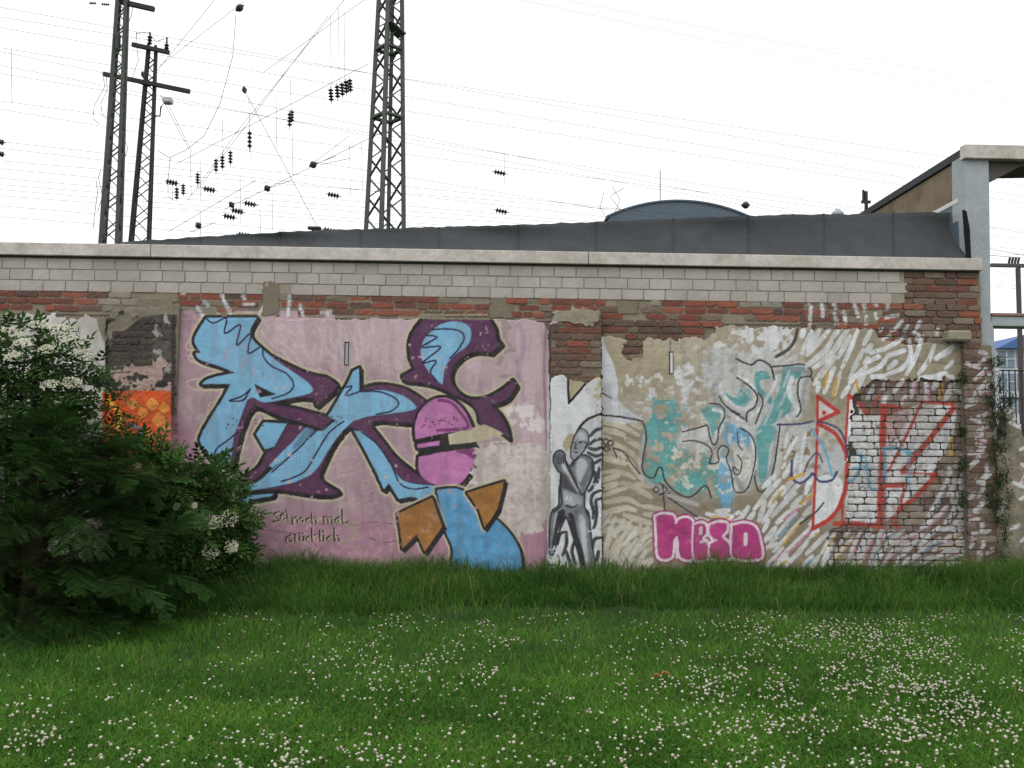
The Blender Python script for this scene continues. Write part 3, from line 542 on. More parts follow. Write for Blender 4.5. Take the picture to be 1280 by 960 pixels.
M_soil = mat('turf soil', (40, 62, 22), .95, noise=[(6, .6, (36, 50, 24)), (40, .5, (60, 58, 38))], bump=(40, 1))
M_white = mat('white painted metal', (206, 206, 204), .6)

# ------------------------------------------------------------------ ground
def gz(y): t = np.clip((np.asarray(y, float)+1.9)/1.5, 0, 1); return .17*t*t*(3-2*t)
ys_ = [-150, -2.2]+list(np.linspace(-1.9, -.4, 14))+[0, 500]; V_ = np.array([(x, y, gz(y)) for y in ys_ for x in (-300, 300)])
gm = mesh_np('ground', V_, [np.array([(2*i, 2*i+1, 2*i+3, 2*i+2) for i in range(len(ys_)-1)])], smooth=True)
tag(link('ground', gm, M_soil), kind='structure')

# ------------------------------------------------------------------ the wall
wall = thing('graffiti_wall', 'long old wall of plaster panels and brick covered in colourful graffiti', 'wall')
Z = lambda px, py: at(px, py, 0)[2]
X = lambda px, py=450: at(px, py, 0)[0]
def at_v(px, py, Y):
    px, py = np.asarray(px, float), np.asarray(py, float)
    w = CD + ((px-640)/F)[..., None]*CR - ((py-480)/F)[..., None]*CU
    return CAM + w*((Y-CAM[1])/w[..., 1])[..., None]
def inpoly(poly, x, y):
    p = np.array(poly, float); r = np.zeros(x.shape, bool); j = len(p)-1
    for i in range(len(p)):
        h = (p[i, 1] > y) != (p[j, 1] > y)
        with np.errstate(divide='ignore', invalid='ignore'):
            r ^= h & (x < (p[j, 0]-p[i, 0])*(y-p[i, 1])/(p[j, 1]-p[i, 1])+p[i, 0])
        j = i
    return r
def plaster(name, poly, Y, parent, step=1.0, relief=.004, jag=2.0, depth=.03):
    """plaster coat with a ragged edge, relief and thickness; its colours are the painted canvas"""
    p = np.array(poly, float); x0, y0 = p.min(0)-3; x1, y1 = p.max(0)+3
    nx, ny = int((x1-x0)/step)+1, int((y1-y0)/step)+1
    gx, gy = np.meshgrid(np.linspace(x0, x1, nx), np.linspace(y0, y1, ny))
    i = np.clip(((gy-Y0)*S).astype(int), 0, HH-1); j = np.clip(((gx-X0)*S).astype(int), 0, WW-1)
    keep = inpoly(poly, gx+jag*6*(NC_[i, j]-.5), gy+jag*6*(NC_[i, (j+300) % WW]-.5))
    V = at_v(gx, gy, Y)
    V[..., 1] += relief*((NB[i, j]-.5)*1.6+(NC_[i, j]-.5)*1.2+(ND[i, j]-.5)*.5)
    V[..., 2] = np.maximum(V[..., 2], -.05)
    k = keep[:-1, :-1] & keep[1:, :-1] & keep[:-1, 1:] & keep[1:, 1:]
    id_ = np.arange(nx*ny).reshape(ny, nx); N = nx*ny
    q = np.stack([id_[1:, :-1], id_[1:, 1:], id_[:-1, 1:], id_[:-1, :-1]], -1)[k]
    kp = np.pad(k, 1); e = []
    c = kp[1:-1, 1:-1]
    for nb, a, b in ((kp[:-2, 1:-1], id_[:-1, :-1], id_[:-1, 1:]), (kp[2:, 1:-1], id_[1:, 1:], id_[1:, :-1]), (kp[1:-1, :-2], id_[1:, :-1], id_[:-1, :-1]), (kp[1:-1, 2:], id_[:-1, 1:], id_[1:, 1:])):
        s = c & ~nb; e.append(np.stack([a[s], b[s], b[s]+N, a[s]+N], -1))
    e = np.concatenate(e); V = V.reshape(-1, 3); colr, al = sample(V, True)
    back = V+[0, depth, 0]; V2 = np.concatenate([V, back])
    C2 = np.concatenate([colr, colr*.0+lin((150, 138, 116))])
    used = np.zeros(2*N, bool); used[q.ravel()] = 1; used[e.ravel()] = 1; mp = np.cumsum(used)-1
    me = mesh_np(name, V2[used], [mp[q], mp[e]], C2[used], smooth=True)
    return link(name, me, M_paint, parent)
# core that the courses and coats sit on
zt = Z(640, 330)
xl, xr = -7.6, X(1229)
MB().box((xl, .03, -.1), (xr, .45, zt)).build('mortar_core', M_mortar, wall)
zr = Z(640, 371.5)                        # top of the red courses
MB().box((xl, .012, zr+.002), (X(1131, 360), .029, zt-.013)).build('block_mortar', mat('pale joint mortar', (150, 143, 128), .95, noise=[(20, .4, (120, 112, 98))]), wall)
MB().box((xl, .018, zr-.0775*3.4), (X(1128, 390), .0285, zr)).build('course_mortar', mat('grey joint mortar', (136, 128, 112), .95, noise=[(6, .6, (104, 94, 82)), (40, .4, (156, 148, 132))], bump=(60, .8)), wall)
plaster('pale_plaster', [(-115, 393), (-40, 391), (60, 392), (90, 396), (132, 394), (134, 745), (-115, 745)], 0.0, wall)
MB().box((xl, .004, -.1), (X(-114), .029, Z(0, 393))).build('plaster_margin', mat('plain plaster', (200, 196, 190), .85, noise=[(5, .4, (180, 174, 168))]), wall)
plaster('mauve_plaster', [(219, 398), (640, 399), (668, 400), (680, 403), (687, 412), (690, 745), (214, 745)], 0.0, wall, jag=.8)
plaster('worn_plaster', [(751, 425), (757, 418), (766, 419), (781, 423), (781, 447), (802, 447), (803, 423), (880, 424), (893, 412), (905, 407), (1095, 412), (1100, 424), (1140, 431), (1190, 425), (1208, 433), (1206, 474), (1086, 477), (1068, 496), (1063, 545), (1058, 600), (1062, 640), (1056, 655), (1036, 668), (1044, 745), (751, 745)], 0.0, wall, relief=.008)
for x0, x1 in ((224, 420), (1000, 1128)):
    plaster('painted_mortar', [(x0, 362), (x1, 366), (x1, 406), (x0, 402)], .0165, wall, step=1.3, relief=.006, jag=0, depth=.01)
# ---- coping slabs
zb0 = Z(640, 330); zc0 = Z(640, 314.3)
cp = [xl, X(190, 315), X(735, 322), X(1226, 336)]
for a, b in zip(cp[:-1], cp[1:]):
    MB().box((a+.004, -.055, zb0+.004), (b-.004, .5, zc0)).build('coping_slab', M_coping, wall, bevel=.006)
MB().box((xl, -.01, zb0-.012), (cp[-1]-.02, .4, zb0+.003)).build('bed_joint', M_dark, wall)
# ---- bricks
def brick_mesh(L, H, D, nx, nz, seed, chip=.006, edge=.002):
    """weathered brick: front face towards -y, origin at the middle of the front"""
    r = np.random.default_rng(seed)
    gx, gz = np.meshgrid(np.linspace(-L/2, L/2, nx+1), np.linspace(-H/2, H/2, nz+1))
    yy = r.normal(0, .0012, gx.shape); bd = np.zeros(gx.shape, bool); bd[0] = bd[-1] = True; bd[:, 0] = bd[:, -1] = True
    yy[bd] += edge
    gx = gx+r.normal(0, chip*.45, gx.shape); gz = gz+r.normal(0, chip*.3, gz.shape)
    for c in ((0, 0), (0, -1), (-1, 0), (-1, -1)):
        k = r.uniform(.2, 2.0); gx[c] -= math.copysign(chip*k, gx[c]); gz[c] -= math.copysign(chip*.6*k, gz[c])
    V = np.stack([gx, yy, gz], -1).reshape(-1, 3); id_ = np.arange((nx+1)*(nz+1)).reshape(nz+1, nx+1); N = len(V)
    q = np.stack([id_[:-1, :-1], id_[:-1, 1:], id_[1:, 1:], id_[1:, :-1]], -1).reshape(-1, 4)
    ring = np.concatenate([id_[0, :], id_[1:, -1], id_[-1, -2::-1], id_[-2:0:-1, 0]]); n = len(ring)
    B = V[ring].copy(); B[:, 1] = D; a = np.arange(n); b = (a+1) % n
    s = np.stack([ring[b], ring[a], N+a, N+b], -1)
    return np.concatenate([V, B]), [q, s]
REDS = [(146, 72, 54), (126, 62, 50), (114, 62, 52), (148, 84, 66), (98, 64, 57), (120, 84, 72)]
DULL = [(108, 86, 76), (96, 78, 70), (122, 106, 94), (88, 66, 60), (132, 120, 106), (102, 72, 62)]
SOOT = [(52, 48, 46), (44, 42, 42), (64, 58, 54)]
_shared = {}
def shared_brick(L, c, k):
    key = (round(L, 2), c, k)
    if key not in _shared:
        V, f = brick_mesh(L, .066, .05, 6, 3, hash(key) % 9999)
        me = mesh_np('brick', V, f, np.tile(lin(c), (len(V), 1))); me.materials.append(M_brick); _shared[key] = me
    return _shared[key]
REST = {'v': [], 'c': [], 'f': [], 'n': 0}
def lay(parent, zone, z0, z1, x0, x1, y, pal, seed, pitch=.0775, skip=.0, zdown=True, cover=.5, loc=(0, 0, 0)):
    """lay courses of bricks where zone(px,py) holds; painted ones carry the canvas colours"""
    r = np.random.default_rng(seed); n = int((z1-z0)/pitch+.5); made = 0
    for k in range(n):
        z = z1-pitch*(k+.5); x = x0 - r.uniform(0, .2)
        while x < x1:
            L = r.choice([.24, .24, .24, .115]); cx = x+L/2; a, b = max(x, x0), min(x+L, x1); x += L+.012
            if b-a < .05: continue
            if b-a < L-.01: L = b-a; cx = (a+b)/2
            px, py = proj(np.array([[cx, y, z]]))
            if not zone(float(px[0]), float(py[0])) or r.random() < skip: continue
            yo = y+r.normal(0, .004); zz = z+r.normal(0, .0015); c = pal(float(px[0]), float(py[0]), r)
            V, f = brick_mesh(L, .066, .05, max(4, int(L/.02)), 4, int(r.integers(1e6)))
            P = V+[cx, yo, zz]; pc, pa = sample(P); front = V[:, 1] < .02
            if parent is wall and (L < .13 or px[0] < 2 or py[0] > 704):
                pa = pa*front; cc = lin(c)*r.uniform(.85, 1.15); REST['v'].append(P); REST['c'].append(cc*(1-pa[:, None])+pc*pa[:, None])
                REST['f'].append([g+REST['n'] for g in f]); REST['n'] += len(P); continue
            if (pa[front] > .15).any() and paintable(float(px[0]), float(py[0])):
                cc = lin(c)*r.uniform(.85, 1.15); pa = pa*front*r.uniform(.85, 1)
                me = mesh_np('brick', V, f, cc*(1-pa[:, None])+pc*pa[:, None]); me.materials.append(M_brick)
            else: me = shared_brick(L, c, int(r.integers(3)))
            o = link('brick', me, None, parent, (cx-loc[0], yo-loc[1], zz-loc[2])); o.rotation_euler = (0, r.normal(0, .006), 0); made += 1
    return made
def paintable(px, py): return py > 340
def pal_top(px, py, r):
    if px > 1125: return DULL[r.integers(6)] if r.random() < .75 else REDS[r.integers(6)]
    if 130 < px < 225: return (150, 144, 132)
    if r.random() < .12: return (150, 144, 132)
    return REDS[r.integers(4)] if r.random() < .7 else DULL[r.integers(6)]
bx0, bx1 = X(-118), X(1228, 400)
GAPS = [(170, 222), (328, 350), (611, 645), (770, 800)]
cnt = lay(wall, lambda px, py: not (px < 1128 and any(a < px < b for a, b in GAPS)), zr-.0775*3, zr, bx0, bx1, .008, pal_top, 1, skip=.05)
E2 = np.array([(745, 396), (908, 396), (905, 404), (893, 414), (884, 424), (806, 428), (804, 450), (778, 450), (778, 426), (766, 424), (756, 426), (746, 430)])
one = lambda poly: (lambda px, py: bool(inpoly(poly, np.array([px]), np.array([py]))[0]))
cnt += lay(wall, one(E2), zr-.0775*9, zr-.0775*3, X(745), X(915), .010, lambda px, py, r: DULL[r.integers(6)] if r.random() < .75 else REDS[r.integers(6)], 2)
# stepped end of the block courses: brown bricks under the coping
cnt += lay(wall, lambda px, py: True, zr, zt-.005, X(1131, 360), bx1, .008, pal_top, 3)
E3 = [(1000, 396), (1232, 396), (1232, 480), (1204, 480), (1204, 436), (1190, 428), (1140, 434), (1096, 426), (1090, 414), (1000, 409)]
cnt += lay(wall, one(E3), zr-.0775*13, zr-.0775*3, X(1000), bx1, .010, pal_top, 4)
MB().box((X(1040), .024, -.1), (X(1209), .0285, Z(1120, 474))).build('joint_mortar', mat('dark joint mortar', (70, 63, 57), .95, noise=[(12, .5, (98, 90, 80))]), wall)  # darker mortar showing in the joints of the right-hand brickwork
E4 = [(1082, 472), (1212, 472), (1212, 745), (1030, 745), (1030, 664), (1052, 650), (1056, 600), (1058, 545), (1064, 494)]
cnt += lay(wall, one(E4), Z(1120, 735), zr-.0775*11.5, X(1030), X(1209), .010, lambda px, py, r: DULL[r.integers(6)], 5)
tag(link('brick_headers', mesh_np('brick_headers', np.concatenate(REST['v']), [g for f in REST['f'] for g in f], np.concatenate(REST['c'])), M_brick, wall), kind='stuff')
print('WALL BRICKS', cnt)
# ---- pale blocks: three courses
bl = [mesh_np('pale_block', *brick_mesh(.238, .113, .06, 4, 2, 50+k, .002, .001)) for k in range(4)]
blh = [mesh_np('pale_block', *brick_mesh(.175, .113, .06, 4, 2, 60+k, .002, .001)) for k in range(2)]
for me in bl+blh: me.materials.append(M_block)
for k in range(3):
    z = zt-.016-.1245*(k+.5); x = X(-118)+(.0, .09, .15)[k]; r = np.random.default_rng(80+k); xe = X(1131-2*k, 350)
    while x < xe-.1:
        me, L = (bl[r.integers(4)], .238) if r.random() < .94 else (blh[r.integers(2)], .175)
        if x+L > xe+.06: break
        if not (k == 2 and X(322, 365) < x+L/2 < X(350, 365)):
            link('pale_block', me, None, wall, (x+L/2, .004+r.normal(0, .002), z))
        x += L+.010
# joined continuation of the block and brick courses past the left margin
mb = MB()
for k in range(3):
    x = xl
    while x < X(-118)-.26: mb.box((x, .004, zt-.016-.1245*(k+1)+.006), (x+.238, .029, zt-.016-.1245*k-.006)); x += .25
tag(mb.build('block_courses', M_block, wall), kind='stuff')
# mortar smears where bricks are bedded over
for (x0, x1, y0, y1) in ((172, 220, 374, 396), (328, 349, 352, 394), (612, 643, 371, 398), (772, 799, 376, 392)):
    r = np.random.default_rng(x0); A, B = at((x0+x1)/2, y0, 0), at((x0+x1)/2, y1, 0); w = (x1-x0)/112/2; pts = []
    for t in np.linspace(0, 4, 48, endpoint=False):
        e, u = int(t), t-int(t); q = [(-1+2*u, -1), (1, -1+2*u), (1-2*u, 1), (-1, 1-2*u)][e]
        pts.append((A[0]+w*q[0]*r.uniform(.8, 1.12), (A[2]+B[2])/2+(A[2]-B[2])/2*q[1]*r.uniform(.88, 1.08)))
    MB().prism(pts, .005, .028).build('mortar_patch', M_mortar, wall)
# ---- pillars
def pillar(name, x0, x1, ytop, Y, label):
    p = bpy.data.objects.new(name, None); col.objects.link(p); p.parent = wall; p['label'] = label
    a, b = at(x0, 550, Y)[0], at(x1, 550, Y)[0]; zt_ = at((x0+x1)/2, ytop, Y)[2]
    MB().box((a+.012, Y+.02, -.1), (b-.012, .029, zt_-.02)).build('core', M_mortar, p)
    return p, a, b, zt_
pf, a, b, z_ = pillar('pillar', 687.5, 752, 386, -.10, 'pillar painted with a grey standing figure on white')
plaster('white_plaster', [(688, 474), (694, 470), (704, 468), (712, 475), (735, 478), (748, 470), (752, 474), (752.5, 745), (686, 745)], -.10, pf, jag=.5, depth=.03)
plaster('cap', [(690, 390), (696, 386), (740, 385), (749, 390), (751, 404), (730, 408), (712, 402), (689, 404)], -.105, pf, relief=.012, depth=.09)
cnt2 = lay(pf, one([(687, 398), (753, 398), (753, 480), (735, 480), (712, 477), (704, 472), (687, 476)]), at(700, 480, -.1)[2], at(700, 399, -.1)[2], a+.006, b-.006, -.094, lambda px, py, r: DULL[r.integers(6)] if r.random() < .75 else REDS[r.integers(6)], 6)
pb, a, b, z_ = pillar('pillar', 133, 219, 380, -.08, 'scorched black pillar with an orange painted foot')
plaster('scorched_plaster', [(134, 396), (140, 387), (170, 383), (210, 384), (219, 392), (219, 745), (130, 745)], -.08, pb, relief=.014, jag=1.0, depth=.10)
old_paint = paintable
cnt3 = lay(pb, one([(136, 420), (158, 408), (178, 396), (192, 396), (192, 458), (136, 458)]), at(170, 458, -.08)[2], at(170, 396, -.08)[2], a+.02, at(192, 420, -.08)[0], -.086, lambda px, py, r: SOOT[r.integers(3)], 8)
# small fixings let into the plaster
for px, y0, y1 in ((433, 428, 456), (839, 440, 467)):
    A, B = at(px, y1, 0), at(px, y0, 0)
    MB().box((A[0]-.026, -.004, A[2]-.008), (A[0]+.026, .02, B[2]+.008)).build('slot_frame', M_dark, wall, bevel=.003)
    MB().box((A[0]-.012, -.012, A[2]), (A[0]+.016, .01, B[2]-.01)).build('anchor_bar', M_conc if px < 600 else M_white, wall, bevel=.004)

# ---- broken brick pier at the end of the wall
pier = thing('brick_pier', 'broken brick pier overgrown with weeds at the end of the graffiti wall', 'pier', (X(1226), -.1, 0))
pl0 = (X(1226), -.1, 0)
A = at(1209, 600, -.1)[0]; B = at(1246, 600, -.1)[0]; zp = at(1225, 428, -.1)[2]
o = MB().box((A+.01-pl0[0], .02, -.1), (B-.01-pl0[0], .5, zp-.03)).build('core', M_mortar, pier)
lay(pier, lambda px, py: px < 1234+max(0, py-450)*.16 + 6*math.sin(py*.3), 0.02, zp, A, B, -.096, lambda px, py, r: DULL[r.integers(6)], 9, loc=pl0)
c = at(1197, 419, -.1)
MB().box((c[0]-.13-pl0[0], -.06, c[2]-.07), (c[0]+.14-pl0[0], .12, c[2]+.05)).build('capstone', mat('rough capstone', (148, 142, 124), .95, noise=[(12, .5, (116, 110, 94))], bump=(30, .9)), pier, bevel=.02)
stub = plaster('plaster_stub', [(1246, 560), (1258, 520), (1266, 505), (1272, 520), (1278, 540), (1286, 560), (1310, 575), (1325, 620), (1325, 745), (1246, 745)], .08, pier, relief=.01, depth=.2)
stub.location = (-pl0[0], -pl0[1], 0)
me = stub.data; ca = me.color_attributes['Col']; n = len(me.vertices); cc = np.empty(n*4, np.float32); ca.data.foreach_get('color', cc); cc = cc.reshape(-1, 4)
bare = cc[:, :3].sum(1) < .35; cc[bare, :3] = lin((148, 140, 122)); ca.data.foreach_set('color', cc.ravel())

# ------------------------------------------------------------------ roofing felt behind the coping
felt = thing('felt_roof', 'dark grey roofing felt turned up behind the pale coping slabs', 'roof', (0, .5, 0))
prof = np.array([(-140, 307.5), (60, 308.5), (150, 307), (200, 304), (250, 300), (300, 296), (400, 290), (550, 285), (650, 282), (750, 277), (850, 273), (950, 269), (1030, 267), (1117, 266), (1214, 265)], float)
seams = [150, 250, 350, 450, 549, 648, 746, 842, 936, 1030, 1117, 1211]
for k, (s0, s1) in enumerate(zip(seams[:-1], seams[1:])):
    nx, nz = 22, 9; V = []
    for i in range(nx+1):
        px = s0+(s1-s0)*i/nx+(.6 if i == nx else 0); top = at(px, np.interp(px, prof[:, 0], prof[:, 1]), .52)[2]
        top += .003*math.sin(px*.11)+.004*math.sin(px*.27+1)+float(rng.normal(0, .002)); bot = zc0-.005; h = max(top-bot, .01)
        for j in range(nz+1):
            t = j/nz; bulge = (.035*math.sin(px*.045+2*t)+.03*math.sin(px*.021+4*t+1))*math.sin(math.pi*t)*min(1, h/.3)
            if px > 1000: bulge += .05*math.exp(-((px-1050)/38)**2)*math.sin(math.pi*t*1.2)
            y = .06+.46*(1-(1-t)**2.2)*(min(1, h/.5)*.6+.4) - bulge + (.004 if k % 2 else 0)
            V.append((at(px, 290, y)[0], y-.5, bot+h*(t**.92)))
        V.append((V[-1][0], .35, top-.02)); V.append((V[-1][0], 3.0, top-.30))
    m = nz+3; q = [(i*m+j, (i+1)*m+j, (i+1)*m+j+1, i*m+j+1) for i in range(nx) for j in range(m-1)]
    link('felt_sheet', mesh_np('felt_sheet', np.array(V), [np.array(q)], smooth=True), M_felt, felt)
    if k:
        pts = [(V[j][0]-.004, V[j][1]-.006, V[j][2]) for j in range(nz+1)]
        MB().tube(pts, .009, 5).build('seam', M_dark, felt)
g_ = [at(px, py, .02) for px, py in ((1204, 262), (1208, 264), (1212, 285), (1214, 327), (1209, 327), (1206, 290))]
MB().prism([(p[0], p[2]) for p in g_], -.485, -.455).build('gap_shade', mat('black gap shade', (24, 24, 25), .9), felt)  # black wedge added as the shade in the gap between felt and column
# ------------------------------------------------------------------ concrete frame with canopy
frame = thing('canopy_frame', 'tall pale concrete column carrying a flat canopy with stained flank', 'canopy', (at(1224, 400, .2)[0], .2, 0))
fx = at(1224, 400, .2)[0]
def fp(px, py, Y=.12): p = at(px, py, Y); return (p[0]-fx, p[2])
MB().prism([fp(1206, 192), fp(1236, 194), fp(1237, 228), fp(1239, 400), fp(1243, 412), (fp(1243, 412)[0], -.1), (fp(1213, 412)[0], -.1), fp(1213, 400), fp(1207, 262)], -.08, .25).build('column', M_conc, frame, bevel=.01)
a_, b_ = fp(1203, 198), fp(1203, 182)
MB().box((a_[0], -.14, a_[1]-.012), (a_[0]+2.6, -.02, b_[1])).build('fascia', M_coping, frame, bevel=.006)
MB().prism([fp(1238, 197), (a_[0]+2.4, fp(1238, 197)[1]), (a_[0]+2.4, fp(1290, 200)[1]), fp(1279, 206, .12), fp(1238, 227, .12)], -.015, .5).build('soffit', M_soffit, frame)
MB().box((a_[0]+.03, -.02, b_[1]-.10), (a_[0]+.32, 4.2, b_[1]-.01)).build('roof_edge', M_felt, frame)
zf = fp(1205, 330)[1]
for k in range(6):
    y0, y1 = .26+k*.66, .26+k*.66+.655
    MB().box((a_[0]+.06, y0, zf), (a_[0]+.14, y1, b_[1]-.11)).build('cladding_board', M_stain, frame, bevel=.004)
zz = fp(1205, 243)[1]
MB().box((a_[0]+.02, .1, zz-.05), (a_[0]+.057, 2.2, zz)).build('flashing', M_white, frame)
MB().box((a_[0]+.025, .1, zf), (a_[0]+.055, 2.2, zz-.055)).build('upstand', M_roof, frame)
p0 = fp(1241, 392); p1 = fp(1241, 407)
MB().box((p0[0], -.05, p1[1]), (p0[0]+1.6, .2, p0[1]-.025)).build('beam', M_conc, frame, bevel=.006)
MB().box((p0[0], -.07, p0[1]-.022), (p0[0]+1.6, .22, p0[1]+.012)).build('beam_coping', mat('red tile coping', (142, 118, 104), .8), frame, bevel=.005)

# ------------------------------------------------------------------ far buildings
hy = 60.0; c0 = at(851, 272, hy); hw = 92*(hy+11)/F; sag = 21*(hy+11)/F; Rr = (hw**2+sag**2)/(2*sag)
hall = thing('vaulted_hall', 'distant hall with a low curved grey blue roof above the felt', 'hall', (c0[0], hy, 0))
th = math.asin(hw/Rr); n = 28; zc = c0[2]+sag-Rr
arc = [((Rr)*math.sin(-th+2*th*i/n), zc+Rr*math.cos(-th+2*th*i/n)) for i in range(n+1)]
MB().prism([(arc[0][0], 0)]+arc+[(arc[-1][0], 0)], 0, 24).build('gable', M_roof, hall)
arc2 = [((Rr+.12)*math.sin(-th*1.03+2*th*1.03*i/n), zc+(Rr+.12)*math.cos(-th*1.03+2*th*1.03*i/n)) for i in range(n+1)]
MB().prism(arc2+[(x*.995, z-.12) for x, z in arc2[::-1]], -.12, 24.4).build('roof', M_roof, hall)
an = at(841, 256, hy); 
MB().tube([(an[0]-c0[0], 5, c0[2]), (an[0]-c0[0], 5, at(841, 213, hy+5)[2])], .035, 5).build('antenna', M_steeld, hall)
by = 38.0; b0 = at(1238, 405, by); b1 = at(1300, 492, by); bz = at(1262, 436, by)[2]
bld = thing('blue_building', 'far building with blue roof panel and white gridded windows behind the pier', 'building', (b0[0], by, 0))
w_ = 9.0; M_bw = mat('pale render', (196, 200, 204), .8); M_bb = mat('blue panel', (74, 106, 156), .6); M_gl = mat('window glass', (120, 134, 150), .25)
MB().box((0, 0, 0), (w_, 8, bz)).build('wall', M_bw, bld)
MB().add([(.2, -.3, bz), (w_, -.3, bz), (w_, 8, bz), (.2, 8, bz), (1.6, -.3, bz+.7), (w_, -.3, bz+1.6), (w_, 8, bz+1.6), (1.6, 8, bz+.7)], [(0,3,2,1),(4,5,6,7),(0,1,5,4),(1,2,6,5),(2,3,7,6),(3,0,4,7)]).build('roof', M_bb, bld)
for i in range(7):
    for j in range(3):
        x = .35+i*.95; z = bz-.95-j*1.15
        wn = MB().box((x, -.05, z), (x+.82, .02, z+.85)).build('window', M_gl, bld)
        MB().box((x+.38, -.09, z), (x+.43, -.052, z+.85)).box((x, -.09, z+.4), (x+.379, -.052, z+.45)).box((x+.431, -.09, z+.4), (x+.82, -.052, z+.45)).build('glazing_bar', M_bw, wn)
fe = thing('railing', 'dark upright railing in front of the blue building', 'railing', (at(1255, 520, 14)[0], 14, 0))
zr_ = at(1270, 462, 14)[2]
for i in range(16): MB().tube([(i*.16, 0, 0), (i*.16, 0, zr_)], .018, 5).build('upright', M_steeld, fe)
for z in (zr_-.03, zr_-.75): MB().tube([(-.1, -.022, z), (2.6, -.022, z)], .02, 5).build('rail', M_steeld, fe)

# ------------------------------------------------------------------ lattice masts
ubar = MB().box((-.5, -.5, 0), (.5, .5, 1)).mesh('bar')
def bar(name, a, b, w, m, parent, d=None):
    a, b = Vector(a), Vector(b); v = b-a
    key = (m.name,); me = _bars.setdefault(key, ubar.copy())
    if not me.materials: me.materials.append(m)
    o = link(name, me, None, parent)
    o.matrix_local = Matrix.Translation(a) @ v.to_track_quat('Z', 'Y').to_matrix().to_4x4() @ Matrix.Diagonal((w, d or w, v.length, 1))
    return o
_bars = {}
def mast(label, px0, py0, w0, px1, py1, w1, Y, rot, m, chord, seg, ztop=None, sides=(0, 1, 2, 3), shown=None):
    """lattice mast: centre and width in pixels at two heights; four chords with zigzag bracing"""
    A, B = at(px0, py0, Y), at(px1, py1, Y); k = (Y+11.1)/F
    f = math.cos(rot)+math.sin(rot); s0, s1 = w0*k/f, w1*k/f
    t = thing('lattice_mast', label, 'mast', (A[0]-(B[0]-A[0])/(B[2]-A[2])*A[2], Y, 0), 'railway lattice masts behind the wall')
    zA, zB = A[2], B[2]; zt_ = ztop or zB
    dx = (B[0]-A[0])/(zB-zA)
    def corner(i, z):
        s = max(.14, s0+(s1-s0)*(z-zA)/(zB-zA)); a = rot+math.pi/4+i*math.pi/2
        return Vector((dx*z+s*.7071*math.cos(a), s*.7071*math.sin(a), z))
    for i in range(4): bar('chord', corner(i, 0), corner(i, zt_), chord, m, t)
    z = max(0, zA-2); q = 0
    bar_w = chord*.55
    while z < zt_-seg*.5:
        s = max(.14, s0+(s1-s0)*(z-zA)/(zB-zA)); h = max(.3, s*seg)
        for i in sides:
            a, b = (i, (i+1) % 4) if q % 2 == 0 else ((i+1) % 4, i)
            bar('brace', corner(a, z), corner(b, min(z+h, zt_)), bar_w, m, t, bar_w*.5)
        z += h; q += 1
    return t, corner, zt_
mc, cc_, zC = mast('broad grey green lattice mast standing alone behind the felt roof', 481, 290, 48, 488, 0, 30, 14, R(40), M_steel, .10, .8, 17)
for py in (62, 147): 
    z = at(486, py, 14)[2]
    for i in range(4): bar('batten', cc_(i, z), cc_((i+1) % 4, z), .11, M_steel, mc, .06)
bar('gusset', cc_(2, at(486, 35, 14)[2]), cc_(3, at(486, 45, 14)[2]), .35, M_steel, mc, .04)
ma, ca_, zA_ = mast('slender tall lattice mast that leaves the top of the picture', 138, 303, 21, 153, 0, 11, 20, R(6), M_steel, .10, .95, 16.5)
za = at(153, 5, 20)[2]; bar('cross_arm', (ca_(0, za).x-.3, 0, za+.1), (ca_(0, za).x+.9, 0, za-.15), .14, M_steeld, ma)
bar('cover_plate', (ca_(0, za-1.3).x-.12, -.2, za-1.6), (ca_(0, za-1.3).x-.11, -.2, za-1.05), .3, M_steel, ma, .03)
mb_, cb_, zB_ = mast('darker lattice mast with two crossarms and a lamp', 175, 303, 25, 190, 65, 11, 22, R(12), M_steeld, .09, .95, at(191, 58, 22)[2])
def mloc(px, py, Y, root): p = at(px, py, Y); return Vector((p[0]-root.location.x, 0, p[2]))
bar('cross_arm', mloc(168, 59, 22, mb_)+Vector((0, -.22, 0)), mloc(214, 69, 22, mb_)+Vector((0, -.22, 0)), .13, M_steeld, mb_)
bar('cross_arm', mloc(133, 96, 22, mb_)+Vector((0, -.25, 0)), mloc(240, 118, 22, mb_)+Vector((0, -.25, 0)), .13, M_steeld, mb_)
bar('tie', mloc(155, 99, 22, mb_)+Vector((0, -.2, 0)), mloc(190, 111, 22, mb_)+Vector((0, -.2, 0)), .05, M_steeld, mb_); bar('tie', mloc(192, 106, 22, mb_)+Vector((0, -.2, 0)), mloc(225, 116, 22, mb_)+Vector((0, -.2, 0)), .05, M_steeld, mb_)
lp = MB().tube([mloc(193, 145, 22, mb_), mloc(200, 145, 22, mb_), mloc(201, 134, 22, mb_), mloc(206, 128, 22, mb_)], .03, 6).build('lamp_arm', M_steeld, mb_)
p = mloc(208, 126, 22, mb_); MB().box((p.x-.10, -.16, p.z-.1), (p.x+.2, .16, p.z+.1)).build('lamp_head', M_white, mb_, bevel=.04).rotation_euler = (0, 0, 0)
for px, y0, y1 in ((187, 56, 40), (208, 66, 47)):
    a = mloc(px, y0, 22, mb_); b = mloc(px, y1, 22, mb_); MB().lathe([(.03, 0), (.09, .05), (.04, .1), (.09, .16), (.04, .2), (.09, .26), (.03, .32), (.03, b.z-a.z)], 8, Matrix.Translation(a)).build('post_insulator', M_ins, mb_)
